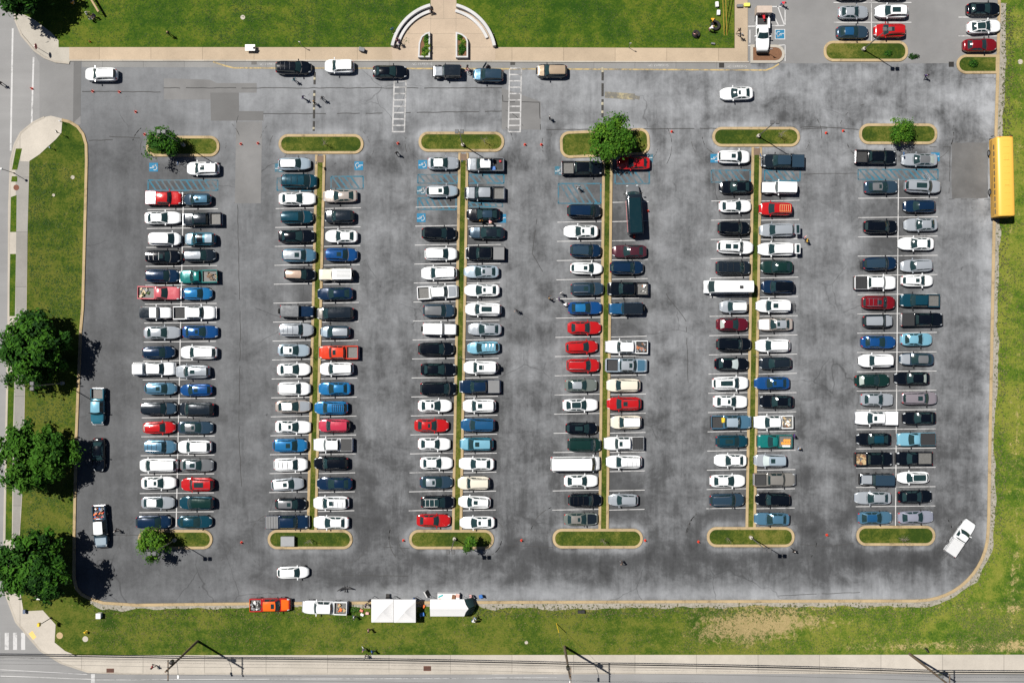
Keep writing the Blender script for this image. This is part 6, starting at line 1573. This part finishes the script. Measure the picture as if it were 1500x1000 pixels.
for px, py, m, lab in ((530, 893, flat('salmon bag', (.70, .22, .16), .7), 'salmon bag left of the canopy tents'), (538.5, 897, flat('pink bag', (.72, .40, .36), .7), 'pale pink bag left of the canopy tents'), (621, 887, ORG, 'orange bag at the right of the canopy tents'), (531, 899, WHITEM, 'white box left of the canopy tents')):
    mb = MB(); mb.rbox((0, 0, .18), (.5, .36, .36), .1, 0, .08); tag(part('bag', mb, m, None, W(px, py) + Vector((0, 0, .1)), R(px * 3)), lab, 'bag')
WEEDG = [D[0], FR[1], WEED]
shrub('leafy weed clump between the white pickup and the tents', 520, 892, (.9, .45, .4), .1, 77, WEEDG, 20); shrub('weed clump on the bottom kerb in front of the ridge tent', 694, 891, (.7, .4, .35), .1, 78, WEEDG, 14)
mb = MB(); mb.rbox((0, 0, .12), (.6, .45, .24), .06, 0, .03); mb.rbox((.5, .05, .2), (.5, .5, .4), .06, 0, .04)
tag(part('rubbish_pile', mb, TRIM, None, W(849, 895) + Vector((0, 0, .1))), 'small black rubbish pile on the bottom lawn edge', 'rubbish')
# top right lawn clutter
for px, py, r, lab in ((1019, 51, .58, 'smaller black tractor tyre lying on the top right lawn'), (1047.5, 38.5, .72, 'larger black tractor tyre lying on the top right lawn')):
    mb = MB(); pr = [(r * .45, .05), (r * .5, 0), (r * .92, 0), (r, .08), (r, .3), (r * .92, .38), (r * .5, .38), (r * .45, .33)]
    rows = [[(a * math.cos(2 * PI * k / 24), a * math.sin(2 * PI * k / 24), z) for a, z in pr] for k in range(24)]; rows.append(rows[0]); mb.grid(rows, 0, True)
    tag(part('tractor_tyre', mb, TYRE, None, W(px, py) + Vector((0, 0, .12))), lab, 'tyre')
for px, py, m, lab, d in ((1049.5, 8, WHITEM, 'white cool box on the top right lawn, upper of two', (.45, .75, .4)), (1051.7, 20, WHITEM, 'white cool box on the top right lawn, lower of two', (.45, .75, .4)), (1083, 10, GALV, 'grey crate on the top right pavement', (.9, .42, .35)), (1093.5, 8.5, flat('lime yellow crate', (.72, .72, .12), .5), 'lime yellow crate on the top right pavement', (.85, .5, .35)), (1044, 65, GALV, 'small grey box at the bottom of the top right lawn', (.6, .25, .25))):
    mb = MB(); mb.rbox((0, 0, d[2] / 2), d, .07, 0, .03); mb.rbox((0, 0, d[2]), (d[0] * .94, d[1] * .94, .05), .06, 0, .015)
    tag(part('cool_box' if 'cool' in lab else 'crate', mb, m, None, W(px, py) + Vector((0, 0, .13)), R(px * 5 % 17 - 8)), lab, 'box')

# ================================================================ big vehicles
def wheel_pair(t, x, ys, r, w=.28):
    for y in ys:
        mb = MB(); mb.lathe([(r * .6, -w / 2), (r * .95, -w / 2), (r, -w / 3), (r, w / 3), (r * .95, w / 2), (r * .6, w / 2)], 20); mb.v = [(a, c, b_) for a, b_, c in mb.v]
        wh = part('wheel', mb, TYRE, t, (x, y, r)); mb = MB(); mb.lathe([(r * .2, w / 2 + .01), (r * .6, w / 2), (r * .6, -w / 2), (r * .2, -w / 2 - .01)], 14); mb.v = [(a, c, b_) for a, b_, c in mb.v]; part('rim', mb, CHROME, wh)
def bus_shape(L, Wd, z0, z1, rnd=.35, n=7):
    """long body with a cambered, round-shouldered roof"""
    half = [(Wd / 2 * .96, z0), (Wd / 2, z0 + .15), (Wd / 2, z1 - rnd - .25), (Wd / 2 - .03, z1 - rnd)]
    for i in range(1, n + 1):
        a = R(90 * i / n); half.append((Wd / 2 - .03 - (Wd * .30) * (1 - math.cos(a)), z1 - rnd + (rnd - .04) * math.sin(a)))
    half.append((0, z1)); sec = half + [(-y, z) for y, z in reversed(half[:-1])]
    xs = [(-L / 2, .94), (-L / 2 + .06, .975), (-L / 2 + .2, 1), (L / 2 - .25, 1), (L / 2 - .08, .975), (L / 2, .92)]
    return [[(x, y * q, 1.6 + (z - 1.6) * q) for y, z in sec] for x, q in xs]
b = W(1461, 262, .6); t = thing('school_bus', 'long yellow school bus parked along the right kerb', 'school bus', (b.x + .10, b.y, .03), R(91.4))
BUSY, nt, bb = nt_new('school bus yellow'); n = N(nt)
sc_ = n.rng(n.noise(n.pos(.5, 2.5), 1.0, 6, .75), .66, .74, 0, .45); mid_ = n.m('MULTIPLY', sc_, n.rng(n.m('ABSOLUTE', n.xyz()[1]), .75, .5)); 
nt.links.new(n.mix(mid_, (.80, .455, .075), (.42, .22, .09)), bb.inputs['Base Color']); bb.inputs['Roughness'].default_value = .4
Lb, Wb = 11.4, 2.45; BUSGL = flat('dusty bus glass', (.20, .14, .06), .25)
mb = MB(); rows = bus_shape(Lb, Wb, .55, 3.15); mb.grid(rows); mb.poly(list(reversed(rows[0])), 0, True); mb.poly(rows[-1], 0, True); part('body', mb, BUSY, t, ang=50)
for s in (-1, 1):
    for i in range(11):
        x = -Lb / 2 + .75 + i * .93; mb = MB(); mb.rbox((0, 0, 0), (.70, .42, .03), .06, 0, .01); p = part('window', mb, BUSGL, t, (x, s * (Wb / 2 - .004), 2.02)); p.rotation_euler = (R(90), 0, 0)
    for z in (1.05, 1.45): mb = MB(); mb.box((0, s * (Wb / 2 + .01), z), (Lb - .5, .03, .06)); part('rub_rail', mb, TRIM, t)
    mb = MB(); mb.tube([(Lb / 2 - .1, s * 1.1, 2.5), (Lb / 2 + .25, s * 1.35, 2.45), (Lb / 2 + .25, s * 1.35, 1.9)], .03, 6); mb.rbox((Lb / 2 + .25, s * 1.36, 1.9), (.08, .25, .38), .03); part('mirror', mb, TRIM, t)
mb = MB(); mb.rbox((0, 0, 0), (1.1, 2.0, .03), .1, 0, .01); p = part('windscreen', mb, GLASS, t, (Lb / 2 + .0, 0, 2.15)); p.rotation_euler = (0, R(90), 0)
mb = MB(); mb.rbox((0, 0, 0), (.7, 1.6, .03), .1, 0, .01); p = part('rear_window', mb, GLASS, t, (-Lb / 2, 0, 2.2)); p.rotation_euler = (0, R(90), 0)
for x, w_ in ((Lb / 2 + .08, .16), (-Lb / 2 - .06, .16)): mb = MB(); mb.rbox((x, 0, .65), (w_, 2.35, .26), .05, 0, .03); part('bumper', mb, TRIM, t)
for i in range(12):
    x = -Lb / 2 + .5 + i * .94; mb = MB(); mb.grid([[(x + d, y, 3.15 - .10 * (abs(y) / .72) ** 2.4 + e) for y in lin(-.72, .72, 9)] for d, e in ((-.04, -.01), (-.02, .016), (.02, .016), (.04, -.01))]); part('roof_rib', mb, BUSY, t)
for x, y in ((-1.0, 0), (2.6, 0)): mb = MB(); mb.rbox((x, y, 3.17), (.62, .62, .07), .08, 0, .02); part('roof_hatch', mb, BUSY, t)
for s in (-1, 1): mb = MB(); mb.box((Lb / 2 - .05, s * .75, 2.98), (.1, .3, .16)); part('warning_light', mb, flat('amber lens', (.55, .16, .02), .3), t)
wheel_pair(t, Lb / 2 - 1.9, (-Wb / 2 + .12, Wb / 2 - .12), .5); wheel_pair(t, -Lb / 2 + 3.8, (-Wb / 2 + .16, Wb / 2 - .16), .5, .4)
# shuttle minibus
b = W(928, 308, .8); t = thing('minibus', 'long black-roofed minibus parked across three bays', 'minibus', (b.x, b.y, 0), R(93.5))
L2, W2 = 6.9, 2.15
mb = MB(); rows = [[(x - .75, y, z) for x, y, z in r] for r in bus_shape(5.6, W2, .5, 2.75, .22)]; mb.grid(rows); mb.poly(list(reversed(rows[0])), 0, True); mb.poly(rows[-1], 0, True); part('body', mb, paint('charcoal'), t, ang=50)
mb = MB(); mb.rbox((-.95, 0, 2.77), (5.0, 1.72, .06), .1, 0, .02); part('roof_panel', mb, paint('inkteal'), t)
mb = MB(); mb.rbox((-3.45, 0, 1.55), (.35, 2.05, 1.9), .12, 0, .1); part('rear_cap', mb, paint('black'), t)
mb = MB()
rows = [section(dict(L=7.4, W=2.0, top=[(-.5, 1.2), (.33, 1.25), (.44, 1.12), (.5, .8)], zb=.4, af=.2, flat=False, bed=True, xr=-.2, xa=.3), x) for x in lin(1.2, 3.7, 10)]; mb.grid(rows); mb.poly(rows[-1], 0, True); part('cab', mb, paint('grey'), t)
mb = MB(); mb.grid([[(2.72 - .18 * s * s, s * .86, 1.26), (2.35 - .14 * s * s, s * .82, 1.8), (2.02 - .1 * s * s, s * .78, 2.28)] for s in lin(-1, 1, 9)]); part('windscreen', mb, GLASS, t)
for s in (-1, 1):
    for i in range(5): mb = MB(); mb.rbox((0, 0, 0), (.82, .7, .03), .06, 0, .01); p = part('window', mb, GLASS, t, (-2.9 + i * .95, s * (W2 / 2 - .004), 1.95)); p.rotation_euler = (R(90), 0, 0)
    mb = MB(); mb.rbox((0, 0, 0), (4.6, .35, .02), .04, 0, .005); p = part('side_stripe', mb, flat('pink side stripe', (.62, .25, .26), .5), t, (-.9, s * (W2 / 2 + .004), 1.1)); p.rotation_euler = (R(90), 0, 0)
    mb = MB(); mb.rbox((2.35, s * 1.2, 1.5), (.12, .34, .3), .04, 0, .03); part('wing_mirror', mb, TRIM, t); mb = MB(); mb.rbox((3.55, s * .72, .95), (.14, .3, .16), .04, 0, .03); part('headlight', mb, LAMP, t)
wheel_pair(t, 2.55, (-.86, .86), .37); wheel_pair(t, -2.0, (-.88, .88), .37, .34)
# white service truck with a hoist, pointing down at the mulch bed
vt = vehicle('shortcab', 1, 'white', 1117, 44, -90, 62, 'liner=b', 'white service truck with a red hoist facing the mulch bed', name='service_truck', cat='truck', group='pickup trucks in the car park')
b = vt.location
mb = MB(); mb.box((-2.35, 0, 1.35), (.9, 2.2, 1.5), 0, .02); part('rear_box', mb, flat('weathered tan box', (.46, .38, .32), .8, var=.2), vt)
mb = MB(); mb.tube([(-2.2, .1, .85), (-1.6, 0, 1.7), (-1.1, .15, 1.25)], .07, 8); mb.tube([(-2.0, -.25, .85), (-1.5, -.05, 1.6)], .05, 8); mb.rbox((-1.45, .02, 1.62), (.5, .3, .16), .05, 0, .03); part('hoist', mb, REDM, vt)
mb = MB(); mb.rbox((-.75, .82, 1.15), (1.3, .32, .35), .04, 0, .02); part('side_locker', mb, WHITEM, vt)
mb = MB(); mb.rbox((2.92, 0, .72), (.18, 1.7, .55), .06, 0, .04); mb.tube([(2.95, -.6, 1.0), (2.95, .6, 1.0)], .05, 8); part('bull_bar', mb, TRIM, vt)
mb = MB()
for sx, sy in ((0, 0), (.5, .08)): mb.blob((sx, sy, .1), (.3, .14, .06), 8)
# bird gliding low over the lane
t = thing('bird', 'black bird with spread wings low over the bottom lane', 'bird', W(505.5, 861.5, .5), R(95)); BK = flat('black feathers', (.012, .012, .014), .6)
mb = MB()
for s in (-1, 1):
    rows = []
    for k, (y, x0, x1, z) in enumerate(((.06, .20, -.16, .02), (.35, .24, -.10, .10), (.65, .12, -.14, .15), (.95, -.02, -.22, .16), (1.18, -.18, -.28, .14))): rows.append([(x0, s * y, z), ((x0 + x1) / 2, s * y, z + .03), (x1, s * y, z), ((x0 + x1) / 2, s * y, z - .01)])
    mb.grid(rows, 0, True); mb.poly(rows[-1]); mb.poly(rows[0])
mb.tube([(.48, 0, .02), (.36, 0, .03), (.2, 0, .0), (-.15, 0, 0), (-.3, 0, .01)], [.02, .055, .11, .10, .03], 10); mb.grid([[(-.24, -.06, .01), (-.24, .06, .01)], [(-.55, -.16, .0), (-.55, .16, .0)]]); part('body', mb, BK, t)
# ================================================================ people
SKIN = [flat('light skin', (.52, .32, .23), .55), flat('brown skin', (.20, .105, .065), .55)]
SHOE = flat('dark shoes', (.03, .028, .026), .6)
HAIRS = [flat('dark hair', (.018, .013, .010), .6), flat('fair hair', (.34, .22, .10), .6), flat('grey hair', (.35, .34, .33), .6)]
CL = {k: flat(k + ' cloth', c, .85, var=.12, scale=9) for k, c in {'teal': (.03, .25, .30), 'navy': (.02, .02, .07), 'black': (.012, .012, .014), 'grey': (.16, .16, .17), 'white': (.75, .75, .75), 'pink': (.70, .36, .36), 'orange': (.80, .34, .02), 'red': (.55, .02, .04), 'purple': (.07, .03, .20), 'paleblue': (.32, .45, .62), 'blue': (.03, .14, .45), 'brown': (.13, .07, .05), 'denim': (.06, .09, .18), 'khaki': (.30, .24, .15), 'yellow': (.72, .45, .04)}.items()}
PM = {}
def person_mesh(pose):
    if pose in PM: return PM[pose]
    V, E, RAD, TG = [], [], [], []
    def j(p, r, par, tag_):
        V.append(Vector(p)); RAD.append(r); TG.append(tag_)
        if par is not None: E.append((par, len(V) - 1))
        return len(V) - 1
    pz = {'sit': .52}.get(pose, .95); lean = {'bend': .75, 'sit': .08, 'walk': .06}.get(pose, 0.0)
    up = lambda h: (math.sin(lean) * h, 0, pz + math.cos(lean) * h)
    pel = j((0, 0, pz), .135, None, 2); sp = j(up(.22), .125, pel, 1); ch = j(up(.42), .145, sp, 1); nk = j(up(.56), .055, ch, 0)
    hb = up(.64); hd = j((hb[0] + .01, 0, hb[2]), .078, nk, 0); hm = j((hb[0] + .03, 0, hb[2] + .10), .098, hd, 0); j((hb[0] + .015, 0, hb[2] + .18), .070, hm, 0)
    head = Vector((hb[0] + .03, 0, hb[2] + .09))
    for s in (-1, 1):
        sh = up(.47); sh = (sh[0], s * .19, sh[2]); a = j(sh, .062, ch, 1)
        sw = {'walk': s * .28, 'stand': .04, 'sit': .28, 'bend': .35, 'reach': .5}[pose]
        el = (sh[0] + math.sin(sw) * .28, s * .26, sh[2] - math.cos(sw) * .28); b = j(el, .045, a, 1)
        s2 = sw + {'walk': .35, 'stand': .18, 'sit': .9, 'bend': .2, 'reach': .9}[pose]
        wr = (el[0] + math.sin(s2) * .24, s * .25, el[2] - math.cos(s2) * .24); w = j(wr, .031, b, 0)
        dr = Vector((math.sin(s2), 0, -math.cos(s2))); pm = Vector(wr) + dr * .07; p = j(pm, .034, w, 0)
        side = Vector((math.cos(s2), 0, math.sin(s2)))
        for k, (o, ln) in enumerate(((-.030, .065), (-.010, .080), (.010, .075), (.030, .060))):
            f1 = j(pm + side * o + dr * .045, .010, p, 0); j(pm + side * o + dr * (.045 + ln * .6) + Vector((0, -s * .012, 0)), .009, f1, 0)
        t1 = j(pm + side * .045 - dr * .01, .011, p, 0); j(pm + side * .065 + dr * .03, .009, t1, 0)
        hp = j((0, s * .09, pz - .05), .095, pel, 2)
        if pose == 'sit': kn, an = (.44, s * .12, .50), (.46, s * .12, .08)
        elif pose == 'walk': kn, an = (s * -.16 + .06, s * .10, .50), (s * -.30 + (-.06 if s > 0 else .02), s * .10, .10)
        else: kn, an = (.02, s * .11, .50), (-.01, s * .12, .09)
        k_ = j(kn, .062, hp, 2); cf = j(((kn[0] * .6 + an[0] * .4), kn[1], kn[2] * .6 + an[2] * .4), .056, k_, 2); q = j(an, .042, cf, 2); j((an[0] + .08, an[1] + s * .01, .05), .042, q, 3); j((an[0] + .17, an[1] + s * .02, .04), .035, len(V) - 1, 3)
    me = bpy.data.meshes.new('person ' + pose); me.from_pydata(V, E, []); o = bpy.data.objects.new('tmp', me); COL.objects.link(o)
    o.modifiers.new('skin', 'SKIN'); sv = me.skin_vertices[0].data
    for i, r in enumerate(RAD): sv[i].radius = (r, r)
    sv[0].use_root = True
    sd = o.modifiers.new('sub', 'SUBSURF'); sd.levels = 1; sd.render_levels = 1
    bpy.context.view_layer.update(); out = bpy.data.meshes.new_from_object(o.evaluated_get(bpy.context.evaluated_depsgraph_get()))
    bpy.data.objects.remove(o)
    mb = MB(); mb.v = [tuple(v.co) for v in out.vertices]
    for p in out.polygons:
        c = p.center; best, tg = 9, 1
        for a, b in E:
            A, B = V[a], V[b]; d = B - A; f = max(0, min(1, (c - A).dot(d) / max(1e-6, d.length_squared))); ds = (c - A - d * f).length - .4 * (RAD[a] + RAD[b]) / 2
            if ds < best: best, tg = ds, TG[b]
        mb.f.append(tuple(p.vertices)); mb.mi.append(tg)
    # face: nose, ears, eyes and mouth
    mb.blob(tuple(head + Vector((.100, 0, -.005))), (.022, .014, .022), 6, 0)
    for s in (-1, 1): mb.blob(tuple(head + Vector((0, s * .095, .0))), (.022, .012, .032), 6, 0); mb.blob(tuple(head + Vector((.085, s * .034, .02))), (.012, .014, .009), 6, 3)
    mb.blob(tuple(head + Vector((.085, 0, -.048))), (.010, .024, .006), 6, 3)
    PM[pose] = (mb.mesh('person body ' + pose, 4, True, 60), head); return PM[pose]
def hair_mesh(pose, head):
    mb = MB(); mb.lathe([(.112, -.03), (.116, .02), (.108, .06), (.08, .10), (.04, .118)], 12, c=(head.x - .014, head.y, head.z + .01)); return mb
prnd = random.Random(9)
def person(px, py, shirt, trousers, pose, rz, lab, hair=0, skin=0, z=.01, hat=None, h=.9):
    p = W(px, py, h + z); me, head = person_mesh(pose)
    t = inst('person', me, [SKIN[skin], CL[shirt], CL[trousers], SHOE], None, Vector((p.x, p.y, z)), R(rz)); tag(t, lab, 'person', 'people in the car park'); t.scale = (1, 1, prnd.uniform(.96, 1.04))
    key = 'hair' + pose
    if key not in MC: MC[key] = hair_mesh(pose, head).mesh('hair', 1)
    inst('hair' if hat is None else 'hat', MC[key], HAIRS[hair] if hat is None else CL[hat], t)
    return t
PPL = '''431 117 teal denim walk -35|person in a teal shirt walking below the black SUV at the top kerb
444 143 purple navy walk -20|person in purple walking onto the left speed hump
460 150 black black stand 10|person in black standing on the left speed hump
472 144 grey navy walk -40|person in a grey top right of the left speed hump
805 172 black black stand 0|person in black alone above the aisle left of the big tree
581 224 black black walk -60|person in black walking between the second and third top islands
757 455 grey black walk 150|person in a grey top walking alone in the aisle left of the blue sedan
804 437 black black reach 20|person in black, leftmost of the group behind the blue sedan
819 438 purple black stand 190|person in dark purple in the group behind the blue sedan
822 429 white black stand -60|person in a white top beside the slate SUV, near the group
826 446 white denim bend 0|person in white bending at the back of the blue sedan
705 323.5 orange black stand -90|person in an orange shirt between the two black sedans
717 323.5 pink navy bend -60|person in a pale pink top between the two black sedans
847 275 white black walk -30|person in a white top crossing the blue hatched aisle
1179 347 pink purple stand -40|person in pink behind the white SUV with raised tailgate
1182 352.5 yellow black stand 170|person in yellow behind the white SUV with raised tailgate
1163 638 purple black stand 180|person in purple behind the teal pickup
1170 656 paleblue grey stand 120|person in pale blue behind the teal pickup
1357 111 purple navy walk -80|person in purple walking in the upper right lane
1162 806 black black walk -40|person in black below the fifth bottom island
911 823 black grey walk 200|person in black in the bottom lane below the fourth island
684.5 98.5 black black stand -30|person in black between the soft-top off-roader and the slate-blue SUV
687 104 pink black bend 160|person in pink bending in front of the slate-blue SUV
714.5 98.5 navy black stand -90|person in navy at the open door of the slate-blue SUV
169.5 777 black black walk -20|person in black right of the slate pickup at the lower left
518.5 904 white denim walk 10|person in white on the grass left of the canopy tents
540 923 pink black walk 20|person in a pink top alone on the bottom lawn
532 951 purple white walk -20|person in purple and white near the bottom pavement
545.5 954.5 blue denim walk 30|person in blue at the edge of the bottom pavement
535 961.5 grey black stand 150|person in grey on the bottom pavement below the others
536 886 purple black stand 0|person in dark purple left of the canopy tents
541.5 879 black grey stand -90|person in black at the corner of the left canopy tent
606.5 876.5 blue denim reach -90|person in blue at the top corner of the right canopy tent
692 874 black pink sit 180|person in black seated right of the ridge tent
696.5 905 paleblue navy walk 60|person in pale blue on the grass right of the ridge tent
692 910 white blue bend 40|person in white bending on the grass right of the ridge tent
223.5 976 red black walk 0|person in a red shirt on the bottom pavement
0.5 122 black black walk -40|person in black at the left edge on the side road
1082.5 45 brown khaki walk 60|person in brown on the top right pavement
1085 52 black grey walk -30|person in a black top on the top right pavement
1145.5 4 red blue bend -30|person in red beside the service truck
1042 28 orange black bend -40|person in orange bending above the larger tractor tyre
1040 42 white pink bend 20|person in white leaning over the larger tractor tyre
1019 50.5 pink black sit 90|person in pink sitting on the smaller tractor tyre
126 19.5 white black sit 0|person in white seated under the top left tree
130 27 white grey sit 30|person in a pale top seated nearest the top left lawn
138 22 purple black sit 200|person in purple seated beside the tan wooden beam
247 49 black black walk -35|person in black walking alone on the top left lawn
106 4 orange white sit 120|person in orange under the top left tree at the frame edge'''
for i, l in enumerate(PPL.split('\n')):
    d, lab = l.split('|'); px, py, sh, tr, po, rz = d.split()
    px, py = float(px), float(py); lawnz = .13 if (py > 878 and py < 958) or py < 88 or py > 958 else .01
    if 1130 < px or (600 < px < 720 and py < 110 and py > 92): lawnz = .01 if py < 870 else lawnz
    person(px, py, sh, tr, po, float(rz), lab, hair=(0, 0, 1, 0, 2)[i % 5], skin=1 if i % 3 == 1 else 0, z=lawnz + (.02 if po == 'sit' else 0))
person(574.5, 43, 'teal', 'navy', 'stand', -60, 'person in teal behind the left curved bench', z=.13)
person(580.5, 57, 'pink', 'black', 'sit', -25, 'person in pink seated on the left curved bench', z=.14)
person(578.5, 66, 'black', 'grey', 'sit', 0, 'person in black seated at the lower end of the left curved bench', z=.14)
person(585, 62, 'purple', 'black', 'stand', 170, 'person in purple standing before the left curved bench', z=.14)
person(631.5, 14, 'brown', 'black', 'sit', -80, 'person in brown seated at the upper end of the left curved bench', z=.14)
mb = MB(); mb.rbox((0, 0, .15), (.3, .22, .3), .08, 0, .06); tag(part('bag', mb, DARKST, None, W(718, 49) + Vector((0, 0, .47)), R(60)), 'small dark bag on the right curved bench', 'bag')
# ================================================================ camera and daylight
cam = bpy.data.cameras.new('camera'); co = bpy.data.objects.new('camera', cam); COL.objects.link(co)
co.location = (0, 0, CAM_H); co.rotation_euler = (0, 0, 0)
cam.sensor_width = 36; cam.lens = 36 * CAM_H / 150.0; cam.clip_end = 9000; cam.clip_start = 1
scene.camera = co
EL, DX, DY = R(60.5), .857, -.515
sun = bpy.data.lights.new('sun', 'SUN'); sun.energy = 5.0; sun.angle = R(.53); sun.color = (1.0, .955, .89)
so = bpy.data.objects.new('sun', sun); COL.objects.link(so)
so.rotation_euler = Vector((DX * math.cos(EL), DY * math.cos(EL), -math.sin(EL))).to_track_quat('-Z', 'Y').to_euler()
so.location = (-60, 40, 120)
w = bpy.data.worlds.new('World'); scene.world = w; w.use_nodes = True
nt = w.node_tree; sk = nt.nodes.new('ShaderNodeTexSky'); sk.sky_type = 'NISHITA'; sk.sun_disc = False
sk.sun_elevation = EL; sk.sun_rotation = math.atan2(-DX, -DY); sk.air_density = .4; sk.dust_density = .3; sk.ozone_density = 1.5
bg = nt.nodes['Background']; nt.links.new(sk.outputs[0], bg.inputs[0]); bg.inputs[1].default_value = .05
vs = scene.view_settings; vs.view_transform = 'Standard'; vs.look = 'None'; vs.exposure = .25; vs.gamma = 1; vs.use_curve_mapping = False
